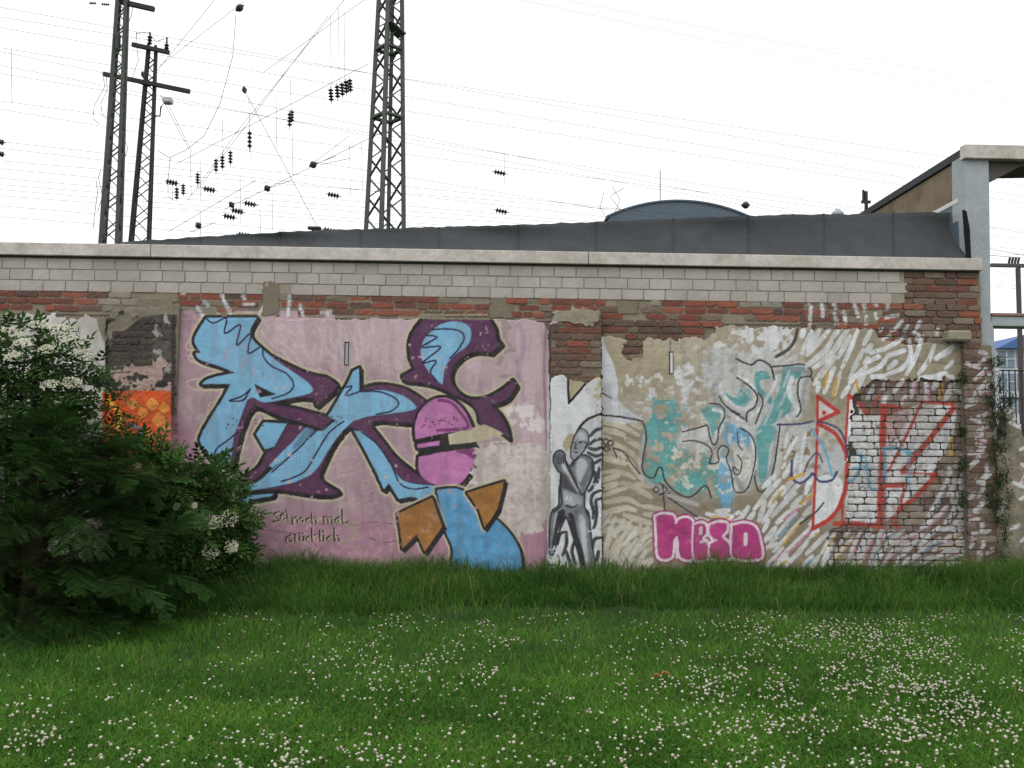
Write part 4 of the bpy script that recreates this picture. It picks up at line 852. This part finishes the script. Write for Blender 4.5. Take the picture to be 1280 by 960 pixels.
# minor masts on the right
sm = thing('short_pole', 'short dark pole with bracket rising behind the canopy flank', 'pole', (at(1083, 270, 25)[0], 25, 0))
h = at(1083, 236, 25)[2]; MB().tube([(0, 0, 0), (0, 0, h-.1)], .1, 8, .07).build('shaft', M_steeld, sm); MB().box((-.18, -.05, h-.55), (.16, .05, h-.45)).build('bracket', M_steeld, sm); MB().tube([(-.1, 0, h-.5), (-.1, 0, h-.05)], .05, 6).build('fitting', M_ins, sm)
tm = thing('portal_mast', 'thin rusty mast with a crossbar seen beside the concrete column', 'mast', (at(1274, 390, 30)[0], 30, 0))
h = at(1274, 335, 30)[2]; k = 41/F
MB().box((-.075, -.075, 0), (.075, .075, h)).build('shaft', mat('rusty steel', (84, 74, 76), .8), tm); MB().box((-36*k, -.1, h+.03), (30*k, .1, h+.17)).build('crossbar', M_steel, tm)
for i in range(4): MB().tube([(-12*k+i*4*k, 0, h+.2), (-10*k+i*4*k, 0, h+.45)], .05, 6).build('fitting', M_ins, tm)
vt = thing('roof_vent', 'small grey vent cap peeping over the felt edge', 'vent', (at(1047, 268, 6)[0], 6, at(1047, 275, 6)[2]-3))
MB().lathe([(.05, 0), (.05, 3.0), (.11, 3.02), (.11, 3.12), (.03, 3.2)], 10).build('pipe', M_conc, vt)
tb = thing('junction_bracket', 'flat dark T bracket standing on the felt edge', 'bracket', (at(393, 290, 2.4)[0], 2.4, at(393, 292, 2.4)[2]-.1))
k = 13.5/F; MB().box((-3*k, -.03, 0), (3*k, .03, .16)).build('post', M_steeld, tb); MB().box((-8*k, -.05, .16), (8*k, .05, .19)).build('top_bar', M_steeld, tb)

# ------------------------------------------------------------------ overhead wires and insulators
def wire(pts, label, Ya=30, Yb=34, r=.011, sag=0.0, name='overhead_wire'):
    P = []
    for i in range(len(pts)-1):
        (x0, y0), (x1, y1) = pts[i], pts[i+1]; n = 10 if len(pts) == 2 else 4
        for k in range(n+(i == len(pts)-2)):
            t = k/n; u = (i+t)/(len(pts)-1); P.append(at(x0+(x1-x0)*t, y0+(y1-y0)*t+sag*4*t*(1-t), Ya+(Yb-Ya)*u))
    o = MB().tube(P, r, 4).mesh(name); return tag(link(name, o, M_wire), label, 'wire', 'overhead railway wires')
LONG = 'thin overhead railway wire crossing the sky behind the lattice masts'
ends = [((-60, -2), (700, 130)), ((-60, 12), (640, 115)), ((-60, 24), (1340, 255)), ((-60, 50), (600, 150)), ((-60, 52), (1340, 330)), ((-60, 70), (640, 200)), ((-60, 82), (1340, 300)), ((-60, 118), (1340, 296)), ((-60, 126), (640, 240)), ((-60, 170), (1340, 318)),
        ((-60, 178), (700, 262)), ((-60, 196), (1340, 302)), ((-60, 205), (640, 266)), ((-60, 218), (700, 275)), ((-60, 226), (640, 276)), ((-60, 240), (640, 288)), ((-60, 252), (500, 296)), ((-60, 266), (420, 300)), ((560, -20), (1340, 140)), ((610, -20), (1340, 120)), ((-60, 232), (600, 282))]
for i, (a, b) in enumerate(ends): wire([a, (1340, a[1]+(b[1]-a[1])*(1340-a[0])/(b[0]-a[0]))], LONG, 30+i*.4, 40+i*.4, .0095, 3)
DIAG = 'span wire running up diagonally between the lattice masts'
for a, b in (((430, 0), (300, 160)), ((300, 160), (235, 250)), ((410, 20), (245, 240)), ((268, 0), (195, 90)), ((305, 2), (200, 82)), ((455, 0), (330, 90)), ((460, 80), (220, 205)), ((200, 118), (235, 185)), ((305, 112), (400, 290)), ((205, 120), (240, 190)), ((478, 165), (280, 262)), ((320, 225), (210, 290)), ((436, 170), (390, 205)), ((420, 195), (390, 207)), ((437, 198), (400, 206)), ((365, 225), (332, 237)), ((238, 290), (270, 278))): wire([a, b], DIAG, 29, 31, .013)
DROP = 'short hanging dropper wire between two overhead lines'
for x, y0, y1 in ((14, 62, 128), (278, 150, 195), (311, 122, 165), (313, 180, 200), (345, 120, 185), (363, 100, 140), (365, 148, 220), (413, 20, 110), (423, 10, 105), (430, 0, 102), (238, 190, 245), (250, 195, 250), (300, 215, 280), (340, 240, 290), (437, 180, 245), (452, 178, 238), (630, 178, 232), (250, 260, 298), (325, 262, 300), (215, 230, 250)): wire([(x, y0), (x+1, y1)], DROP, 30, 30, .011)
LOOP = 'slack loop of feeder cable hanging off the masts'
for pl in ([(128, 90), (131, 108), (118, 132), (116, 148), (124, 155)], [(133, 92), (134, 112), (126, 130), (128, 144), (135, 149)], [(295, 18), (291, 70), (275, 130), (255, 170), (232, 188), (222, 192), (212, 197), (203, 192), (198, 188)], [(120, 225), (122, 240), (118, 270), (117, 285)], [(126, 212), (123, 222), (128, 245), (122, 265)], [(171, 40), (170, 52), (173, 75), (165, 98)], [(170, 42), (185, 40), (195, 52), (207, 48)], [(154, 170), (160, 185), (155, 200)], [(213, 197), (210, 225), (210, 245), (217, 251)], [(166, 8), (164, 20), (160, 30)], [(755, 240), (750, 260), (760, 275)], [(765, 232), (775, 250), (768, 268)], [(780, 235), (762, 245), (775, 262)]): wire(pl, LOOP, 29, 29.5, .014)
def ins_mesh(n, L, rr):
    prof_ = [(.02, 0), (.02, L*.12)]
    for k in range(n):
        z = L*(.15+.7*k/n); dz = L*.7/n; prof_ += [(rr*.35, z), (rr, z+dz*.35), (rr, z+dz*.5), (rr*.35, z+dz*.75)]
    prof_ += [(.02, L*.88), (.02, L)]
    me = MB().lathe(prof_, 8).mesh('insulator'); me.materials.append(M_ins); return me
I_rib, I_egg = ins_mesh(4, 1.0, .16), None
prof_ = [(.02, 0), (.05, .1), (.17, .3), (.2, .5), (.17, .7), (.05, .9), (.02, 1)]
I_egg = MB().lathe(prof_, 8).mesh('insulator'); I_egg.materials.append(M_ins)
def insul(px0, py0, px1, py1, me, label, Y=30, fat=1.0):
    a, b = Vector(at(px0, py0, Y)), Vector(at(px1, py1, Y)); v = b-a
    o = link('insulator', me); o.matrix_world = Matrix.Translation(a) @ v.to_track_quat('Z', 'Y').to_matrix().to_4x4() @ Matrix.Diagonal((fat*.8, fat*.8, v.length, 1))
    tag(o, label, 'insulator', 'insulators on the overhead wires')
for x, y in ((-2, 177), (-2, 192), (215, 228), (262, 237), (313, 255), (297, 264), (287, 271), (305, 294), (417, 244), (412, 288), (625, 216), (627, 264)): insul(x-10, y-2, x+10, y+2, I_rib, 'ribbed insulator lying along an overhead wire')
for x, y0, y1 in ((312, 160, 190), (288, 186, 208), (278, 192, 214), (270, 196, 218), (247, 214, 233), (229, 228, 246), (221, 232, 252), (362, 138, 162), (365, 136, 155)): insul(x, y0, x, y1, I_rib, 'single ribbed insulator hanging upright from a span wire', 30, .8)
for x, y in ((413, 108), (421, 104), (427, 101), (432, 98), (437, 96)): insul(x, y, x+1.5, y+22, I_rib, 'ribbed insulator in the tight row of five beside the broad mast', 30, .9)
for a in ((294, 14, 305, 6), (302, 113, 309, 112), (386, 208, 397, 204), (330, 238, 338, 233), (286, 258, 293, 254), (244, 284, 252, 280), (176, 94, 182, 93), (926, 257, 938, 256)): insul(*a, I_egg, 'egg shaped strain insulator on a thin wire', 30, 1.0)
for a in ((110, 4, 122, 4), (125, 5, 139, 6)): insul(*a, I_rib, 'turnbuckle insulator beside the tall slender mast', 30, .5)

# ------------------------------------------------------------------ vegetation
def leafmesh(name, V, faces, C, m, parent=None): return link(name, mesh_np(name, V, faces, C), m, parent)
def vn2(x, y, s, seed):
    """smooth noise over the ground"""
    g = np.random.default_rng(seed).random((64, 64)); u = x/s+200.3; v = y/s+200.7; i = np.floor(u).astype(int); j = np.floor(v).astype(int); fu = u-i; fv = v-j
    fu = fu*fu*(3-2*fu); fv = fv*fv*(3-2*fv); G = lambda a, b: g[a % 64, b % 64]
    return (G(i, j)*(1-fu)+G(i+1, j)*fu)*(1-fv)+(G(i, j+1)*(1-fu)+G(i+1, j+1)*fu)*fv
def blades(name, x, y, h, w, lean, c, label, cat):
    n = len(x); a = rng.uniform(0, 2*math.pi, n); b = rng.uniform(0, 2*math.pi, n)
    wx, wy = np.cos(a)*w/2, np.sin(a)*w/2; lx, ly = np.cos(b)*lean*h, np.sin(b)*lean*h
    V = np.empty((n, 5, 3)); V[:, 0] = np.stack([x-wx, y-wy, 0*x], -1); V[:, 1] = np.stack([x+wx, y+wy, 0*x], -1)
    V[:, 2] = np.stack([x+lx*.35-wx*.8, y+ly*.35-wy*.8, h*.58], -1); V[:, 3] = np.stack([x+lx*.35+wx*.8, y+ly*.35+wy*.8, h*.58], -1); V[:, 4] = np.stack([x+lx, y+ly, h*(1-.25*lean)], -1)
    V[:, :, 2] += gz(y)[:, None]; k = np.arange(n)[:, None]*5; C = np.repeat(c[:, None, :], 5, 1)
    o = leafmesh(name, V.reshape(-1, 3), [k+[0, 1, 3, 2], k+[2, 3, 4]], C.reshape(-1, 3), M_grass); return tag(o, label, cat, kind='stuff')
def gcol(n, x, y, base, tip):
    t = np.clip(vn2(x, y, .5, 5)*.5+vn2(x, y, .12, 6)*.3+rng.random(n)*.45-.15, 0, 1)[:, None]
    c = lin(base)*(1-t)+lin(tip)*t; d = rng.random(n) < .03; c[d] = lin((140, 132, 84)); return c
n = 215000
px = rng.uniform(-260, 1540, n); py = 728+(1090-728)*rng.random(n)**1.0
w = CD + ((px-640)/F)[:, None]*CR - ((py-480)/F)[:, None]*CU; P = CAM + w*((0-CAM[2])/w[:, 2])[:, None]
gx, gy = P[:, 0], P[:, 1]; ok = (gy < -.05) & (gy > -8); gx, gy = gx[ok], gy[ok]; n = len(gx)
edge = -1.55+.35*(vn2(gx, gy, .9, 9)-.5)
tall = np.clip((gy-edge)/.35, 0, 1)
hh = (.045+.035*rng.random(n))*(.7+.7*vn2(gx, gy, .5, 3))*(1+1.2*tall)
blades('lawn_grass', gx, gy, hh, .0052+.002*rng.random(n), .35+.7*rng.random(n), gcol(n, gx, gy, (52, 93, 33), (107, 152, 60)), 'short mown green lawn in front of the graffiti wall', 'grass')
n = 80000; gx = rng.uniform(-7.5, 8.2, n); gy = -rng.random(n)**.9*1.75
edge = -1.5+.5*(vn2(gx, gy, .9, 9)-.5)+.25*(vn2(gx, gy, .3, 10)-.5); ok = gy > edge; gx, gy = gx[ok], gy[ok]; n = len(gx); edge = edge[ok]
hh = (.11+.30*vn2(gx, gy, .45, 12)*np.clip((gy-edge)/.8, .12, 1)*(.5+1.0*vn2(gx, gy, .16, 18)))*(.5+.75*rng.random(n))
blades('long_grass', gx, gy, hh, .006+.003*rng.random(n), .25+.8*rng.random(n), gcol(n, gx, gy, (45, 79, 33), (92, 130, 58)), 'longer unmown grass along the foot of the wall', 'grass')
n = 900; gx = rng.uniform(-7, 8, n); gy = -rng.random(n)*1.4-.03
blades('grass_stalks', gx, gy, rng.uniform(.25, .5, n)*(.6+.6*vn2(gx, gy, .8, 15)), .004+0*gx, .1+.4*rng.random(n), gcol(n, gx, gy, (92, 112, 56), (150, 146, 96)), 'thin pale seed stalks rising from the long grass', 'grass')
# clover leaves and blossom
def density(px, py):
    d = .18+0*px; d += 1.3*np.exp(-((px-1180)/190)**2-((py-850)/75)**2)+1.1*np.exp(-((px-620)/90)**2-((py-786)/14)**2)+1.0*np.exp(-((px-1030)/160)**2-((py-785)/18)**2)+.8*np.exp(-((px-930)/120)**2-((py-880)/60)**2)
    d += .55*np.exp(-((px-560)/160)**2-((py-820)/40)**2)+.6*np.exp(-((px-380)/120)**2-((py-950)/25)**2)+.5*np.exp(-((px-40)/60)**2-((py-925)/30)**2)
    return d*(py > 764+8*np.sin(px*.013))*np.where((px < 260) & (py < 850), .1, 1)
n = 62000; px = rng.uniform(-200, 1480, n); py = 764+(1080-764)*rng.random(n)
cl = vn2(px, py*2, 34, 21); keep = rng.random(n) < np.minimum(density(px, py), 1.4)*np.clip(cl*1.6-.3, .05, 1)*.42; fpx, fpy = px[keep], py[keep]
ico = bmesh.new(); bmesh.ops.create_icosphere(ico, subdivisions=1, radius=1); iv = np.array([v.co[:] for v in ico.verts]); itf = np.array([[v.index for v in f.verts] for f in ico.faces]); ico.free()
V, Fc, C = [], [], []
for k, (x, y) in enumerate(zip(fpx, fpy)):
    zc_ = rng.uniform(.055, .095); p = onground(x, y, zc_); s = rng.uniform(.0046, .0100)
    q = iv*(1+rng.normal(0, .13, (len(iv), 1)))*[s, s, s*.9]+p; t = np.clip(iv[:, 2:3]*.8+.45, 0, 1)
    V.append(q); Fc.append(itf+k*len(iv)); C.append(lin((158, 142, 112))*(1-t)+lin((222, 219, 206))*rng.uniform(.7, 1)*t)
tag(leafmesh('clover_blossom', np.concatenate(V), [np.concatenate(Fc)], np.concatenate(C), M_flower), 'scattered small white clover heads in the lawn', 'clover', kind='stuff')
print('CLOVER', len(fpx))
n = 15000; px = rng.uniform(-200, 1480, n); py = 764+(1080-764)*rng.random(n)
w = CD + ((px-640)/F)[:, None]*CR - ((py-480)/F)[:, None]*CU; P = CAM + w*((.045-CAM[2])/w[:, 2])[:, None]; P[:, 2] = rng.uniform(.03, .065, n)
V = np.empty((n, 3, 4, 3)); a0 = rng.uniform(0, 6.28, n); s = rng.uniform(.008, .014, n)
for k in range(3):
    a = a0+k*2.094; d = np.stack([np.cos(a), np.sin(a), .25+0*a], -1)*s[:, None]; e = np.stack([-np.sin(a), np.cos(a), 0*a], -1)*s[:, None]*.5
    V[:, k, 0] = P; V[:, k, 1] = P+d*.7+e; V[:, k, 2] = P+d*1.15; V[:, k, 3] = P+d*.7-e
C = np.repeat(gcol(n, P[:, 0], P[:, 1], (42, 78, 32), (78, 122, 52)), 12, 0)
tag(leafmesh('clover_leaves', V.reshape(-1, 3), [np.arange(n*12).reshape(-1, 4)], C, M_grass), 'low clover leaves spread through the lawn', 'clover', kind='stuff')

def leaf_shape(L, W, fold=.25):
    """pointed leaflet along +x: 8 verts, 6 faces as quads/tris"""
    v = np.array([(0, 0, 0), (.3*L, W*.42, fold*W*.4), (.62*L, W*.36, fold*W*.3), (L, 0, -.06*L), (.62*L, -W*.36, fold*W*.3), (.3*L, -W*.42, fold*W*.4), (.3*L, 0, 0), (.62*L, 0, 0)])
    return v, np.array([(6, 7, 2, 1), (5, 4, 7, 6)]), np.array([(0, 6, 1), (0, 5, 6), (7, 3, 2), (7, 4, 3)])
def rot_basis(d, up):
    d = d/np.linalg.norm(d, axis=-1, keepdims=True); s = np.cross(up, d); s /= np.linalg.norm(s, axis=-1, keepdims=True)+1e-9; u = np.cross(d, s)
    return np.stack([d, s, u], -1)      # columns
def scatter(tv, tq, tt, pos, basis, scale, cols):
    """copies of a template joined into one mesh"""
    n, m = len(pos), len(tv); V = np.einsum('nij,mj->nmi', basis, tv)*scale[:, None, None]+pos[:, None, :]
    k = (np.arange(n)*m)[:, None, None]; fs = [(tq[None]+k).reshape(-1, 4)] if len(tq) else []
    if len(tt): fs.append((tt[None]+k).reshape(-1, 3))
    return V.reshape(-1, 3), fs, np.repeat(cols, m, 0) if cols.ndim == 2 else cols.reshape(-1, 3)
# compound elder leaf
def pinnate(n=3, L=.09, W=.042):
    v, q, t = leaf_shape(L, W); Vs, Qs, Ts = [], [], []; k = 0
    items = [(.17, 0, 1.05)]+[(.045+.05*i, s*R(62), .9) for i in range(n) for s in (1, -1)]
    for x, a, s in items:
        Rz = np.array([[math.cos(a), -math.sin(a), 0], [math.sin(a), math.cos(a), 0], [0, 0, 1]]); u = (v*s) @ Rz.T + [x, 0, -x*x*1.5]
        Vs.append(u); Qs.append(q+k); Ts.append(t+k); k += len(v)
    return np.concatenate(Vs), np.concatenate(Qs), np.concatenate(Ts)
def lumps(spec, n, r):
    """points and outward directions spread through ellipsoid lumps (cx,cy,cz,rx,ry,rz)"""
    spec = np.array(spec); wgt = spec[:, 3]*spec[:, 5]; k = r.choice(len(spec), n, p=wgt/wgt.sum()); d = r.normal(size=(n, 3)); d /= np.linalg.norm(d, axis=1, keepdims=True)
    rad = r.uniform(.3, 1.0, (n, 1))**.45; return spec[k, :3]+d*spec[k, 3:]*rad, d
def umbel(p, nrm, rad, parent, seed):
    r = np.random.default_rng(seed); n = 170; a = r.uniform(0, 6.28, n); q = np.sqrt(r.random(n))*rad; B = rot_basis(np.array([nrm]), np.array([[.3, .9, .1]]))[0]
    off = np.stack([.02-.35*q*q/rad+r.normal(0, .006, n), q*np.cos(a), q*np.sin(a)], -1); keep = r.random(n) < .55+.45*np.sin(a*5)**2; off = off[keep]
    pos = off @ B.T; m = len(pos); tv = np.array([(0, .0055, 0), (0, .0017, .0052), (0, -.0045, .0032), (0, -.0045, -.0032), (0, .0017, -.0052), (.004, 0, 0)])
    tt = np.array([(0, 1, 5), (1, 2, 5), (2, 3, 5), (3, 4, 5), (4, 0, 5)]); Bs = rot_basis(np.array([nrm])+r.normal(0, .35, (m, 3)), r.normal(size=(m, 3)))
    V, f, C = scatter(tv, np.zeros((0, 4), int), tt, pos, Bs, r.uniform(1, 1.7, m), lin((222, 220, 196))*r.uniform(.85, 1.02, (m, 1)))
    o = leafmesh('flower_cluster', V, f, C, M_flower, parent); o.location = p; return o
def elder(label, root, spec, nleaf, flowers, seed, dark, light):
    r = np.random.default_rng(seed); t = thing('elder_shrub', label, 'shrub', root); root = np.array(root); spec = np.array(spec, float); spec[:, :3] -= root
    P, d = lumps(spec, nleaf, r); P = P[P[:, 2] > .03]; n = len(P); d = d[:n]
    dirs = d+r.normal(0, .55, (n, 3)); dirs[:, 2] -= .35; dirs[:, 1] -= .25; up = np.tile([0, -.35, 1.0], (n, 1))+r.normal(0, .3, (n, 3)); B = rot_basis(dirs, up)
    tv, tq, tt = pinnate(); k = r.random((n, 1)); C = lin(dark)*(1-k)+lin(light)*k
    V, f, C = scatter(tv, tq, tt, P, B, r.uniform(.65, 1.1, n), C)
    leafmesh('crown', V, f, C, M_leaf, t); mb = MB()
    for s in spec:
        for q in range(4):
            e = s[:3]+r.normal(0, .5, 3)*s[3:]; mid = e*.5+[r.normal(0, .08), r.normal(0, .05), .12]; mb.tube([(r.normal(0, .06), r.normal(0, .04), -.02), mid, e], .022, 6, .006)
    mb.build('stems', M_bark, t)
    for i, (p, nr, rad) in enumerate(flowers): umbel(np.array(p)-root, np.array(nr, float), rad, t, seed*50+i)
    return t
def lump(px, py, Y, rx, ry, rz): p = at(px, py, Y); return (*p, rx, ry, rz)
fl = lambda px, py, Y, nr, rad: (at(px, py, Y), nr, rad)
elder('leafy green elder shrub with white flower heads against the mauve panel', (at(262, 700, -.7)[0], -.7, 0),
      [lump(262, 650, -.75, .42, .32, .52), lump(228, 640, -.9, .42, .3, .52), lump(284, 690, -.7, .22, .25, .24), lump(266, 596, -.5, .2, .2, .2), lump(190, 600, -.6, .3, .25, .3), lump(288, 668, -.6, .18, .2, .2), lump(180, 600, -.7, .4, .25, .45)], 1700,
      [fl(250, 650, -1.1, (.1, -1, .6), .10), fl(266, 652, -1.14, (.2, -1, .5), .08), fl(285, 648, -1.1, (.1, -1, .6), .10), fl(263, 689, -1.1, (0, -1, .4), .085), fl(289, 683, -1.06, (.3, -1, .4), .07), fl(221, 634, -1.22, (-.2, -1, .5), .035), fl(243, 633, -1.2, (.1, -1, .6), .03), fl(172, 583, -1.0, (0, -1, .8), .04), fl(218, 590, -.95, (0, -1, .7), .03)], 31, (34, 58, 26), (80, 114, 52))
elder('taller elder shrub with flat cream flower heads behind the yew', (at(20, 600, -1.6)[0], -1.6, 0),
      [lump(10, 490, -1.7, .8, .4, .5), lump(85, 470, -1.5, .42, .3, .32), lump(-60, 460, -1.7, .6, .4, .5), lump(30, 440, -1.6, .5, .3, .28), lump(-30, 580, -1.6, .9, .4, .8), lump(100, 540, -1.5, .5, .3, .5)], 1800,
      [fl(8, 415, -1.9, (0, -.6, 1), .14), fl(48, 405, -1.8, (.1, -.5, 1), .09), fl(75, 410, -1.85, (.2, -.5, 1), .11), fl(28, 428, -2.0, (0, -.6, 1), .09), fl(92, 425, -1.75, (.4, -.5, 1), .12), fl(60, 436, -1.95, (.1, -.6, 1), .09), fl(104, 442, -1.75, (.4, -.6, .9), .09), fl(62, 480, -2.0, (0, -.7, 1), .08), fl(90, 477, -1.9, (.2, -.7, 1), .09), fl(15, 445, -2.05, (-.2, -.7, 1), .08), fl(-40, 420, -2.0, (0, -.6, 1), .12)], 33, (32, 54, 26), (68, 98, 46))
# yew: layered sprays of flat needles
def spray():
    r = np.random.default_rng(2); Vs = []; Cs = []; L = .42
    def needle(p, a, l, zt, c):
        d = np.array([math.cos(a), math.sin(a), zt]); s = np.array([-math.sin(a), math.cos(a), 0])*.0036
        Vs.append([p-s, p+s, p+d*l+s*.6, p+d*l-s*.6]); Cs.append([c]*4)
    def pt(x, y): return np.array([x, y, -.55*x*x-.6*y*y+.04*x])
    for i in range(17):
        x = L*i/17
        for s in (1, -1): needle(pt(x, 0), s*R(58), .026, -.05, x/L)
    for i in range(11):
        x0 = .03+L*.88*i/11+r.uniform(-.012, .012); s = 1 if i % 2 else -1; l = .24*(1-.75*i/11)*r.uniform(.6, 1.15); a = s*R(r.uniform(32, 58))
        m = max(2, int(l/.0165))
        for k in range(m):
            u = l*(k+.5)/m; x, y = x0+u*math.cos(a), u*math.sin(a)
            for ss in (1, -1): needle(pt(x, y), a+ss*R(50), .024, -.08, min(1, x/L*.4+.6*k/m))
    return np.array(Vs).reshape(-1, 3), np.array(Cs).reshape(-1)
sv, sc = spray(); sq = np.arange(len(sv)).reshape(-1, 4)
g0 = onground(40, 800); yr = np.array([g0[0]-.3, g0[1]+.6, 0]); yew = thing('yew_shrub', 'large dark spreading yew with drooping needle sprays at the lawn edge', 'shrub', tuple(yr))
r = np.random.default_rng(44); n = 1750
az = r.uniform(0, 2*math.pi, n); hz = r.random(n)**.85*1.72+.05; prof_r = np.interp(hz, [0, .35, .9, 1.3, 1.6, 1.8], [1.2, 1.45, 1.42, 1.15, .8, .4])
lay_ = .75+.28*np.sin(hz*15+az*2); rad = prof_r*lay_*r.uniform(.2, 1.0, n)**.5
pos = np.stack([np.cos(az)*rad, np.sin(az)*rad*.85, hz-.10*rad], -1)
dirs = np.stack([np.cos(az), np.sin(az), -.05+.25*(hz/2.2)], -1)+r.normal(0, .38, (n, 3)); up = np.tile([0, 0, 1.0], (n, 1))+r.normal(0, .22, (n, 3))
B = rot_basis(dirs, up); k = r.uniform(.55, 1.5, n)
C = (lin((22, 40, 20))[None, None]*(1-sc[None, :, None])+lin((64, 98, 44))[None, None]*sc[None, :, None])*k[:, None, None]
V, f, C = scatter(sv, sq, np.zeros((0, 3), int), pos, B, r.uniform(.6, 1.1, n), C); leafmesh('crown', V, f, C, M_leaf, yew)
mb = MB()
for i in range(34):
    a = r.uniform(0, 6.28); z = r.uniform(.1, 1.45); q = np.interp(z, [0, .35, .9, 1.4, 1.9], [1.0, 1.2, 1.1, .85, .5])*.85; mb.tube([(0, .1, z*.6), (math.cos(a)*q*.5, math.sin(a)*q*.45, z*.85), (math.cos(a)*q, math.sin(a)*q*.85, z)], .03, 6, .006)
mb.build('limbs', M_bark, yew); MB().tube([(0, 0, -.05), (.03, 0, .8), (-.02, .02, 1.1), (0, 0, 1.45)], .09, 8, .02).build('trunk', M_bark, yew)
# weeds on the pier, at the pillar foot and in the grass
def weed(label, p, n, size, spread, cols, seed, parent=None, tall=1.0, normal=None):
    r = np.random.default_rng(seed); t = thing('weed', label, 'weed', tuple(p), 'weeds by the wall'); v, q, tt = leaf_shape(size, size*.5)
    d = r.normal(size=(n, 3)); d /= np.linalg.norm(d, axis=1, keepdims=True); pos = d*np.array(spread)*r.random((n, 1))**.5; pos[:, 2] += spread[2]*tall
    dirs = d+r.normal(0, .4, (n, 3)); dirs[:, 1] -= .5; B = rot_basis(dirs, np.tile([0, -.6, 1.0], (n, 1))+r.normal(0, .3, (n, 3))); k = r.random((n, 1))
    V, f, C = scatter(v, q, tt, pos, B, r.uniform(.6, 1.2, n), lin(cols[0])*(1-k)+lin(cols[1])*k); leafmesh('foliage', V, f, C, M_leaf, t)
    mb = MB()
    for i in range(5): e = pos[r.integers(n)]; mb.tube([(r.normal(0, .01), .0, 0), e*.6, e], .005, 5, .002)
    mb.build('stems', M_bark, t); return t
DG = ((26, 44, 20), (58, 84, 38))
for i, (px, py, sx, sz) in enumerate(((1202, 473, .07, .12), (1203, 540, .06, .10), (1204, 580, .07, .14), (1203, 625, .06, .14), (1250, 480, .12, .2), (1244, 520, .10, .24), (1252, 555, .10, .2), (1250, 600, .06, .18), (1248, 640, .08, .22), (1254, 690, .07, .2), (1262, 500, .09, .12), (1247, 452, .10, .1), (1240, 495, .11, .25), (1256, 530, .11, .28), (1243, 565, .10, .25), (1257, 590, .09, .25), (1240, 620, .08, .25), (1256, 660, .08, .25), (1258, 625, .09, .2), (1252, 505, .12, .2))):
    p = at(px, py, -.13); weed('dark green weed tuft rooted in the cracks of the broken pier', (p[0], p[1], p[2]-sz*.5), 300, .024, (sx, .05, sz*.7), DG, 100+i, tall=.8)
p = at(699, 720, -.3); weed('small leafy weed at the foot of the figure pillar', (p[0], p[1], 0), 110, .06, (.14, .08, .22), ((60, 84, 40), (110, 130, 70)), 130)
p = onground(371, 744); weed('broad leaved dock plant in the grass below the small lettering', (p[0], p[1], 0), 26, .13, (.09, .08, .12), ((52, 86, 44), (84, 116, 62)), 131)
p = at(1290, 505, 3); weed('dark bush beyond the plaster stub beside the railing', (p[0]+.2, p[1], 0), 900, .1, (.6, .4, p[2]*.5), DG, 132)
# dry leaf on the lawn
p = onground(826, 848, .05); r = np.random.default_rng(9); lf = thing('dry_leaf', 'curled orange brown dry leaf lying on the lawn', 'leaf', tuple(p))
M_dry = mat('dry leaf', (164, 116, 78), .8, noise=[(60, .5, (130, 84, 50))], trans=.2)
for i, (dx, dy, a, L) in enumerate(((.0, 0, 2.7, .075), (.0, .005, .35, .08), (.01, -.005, -.6, .055))):
    v, q, t = leaf_shape(L, L*.55, 1.2); ca2, sa = math.cos(a), math.sin(a); v = np.stack([v[:, 0]*ca2-v[:, 1]*sa+dx, v[:, 0]*sa+v[:, 1]*ca2+dy, v[:, 2]+.01+.012*i], -1)
    link('lobe', mesh_np('lobe', v, [q, t]), M_dry, lf)
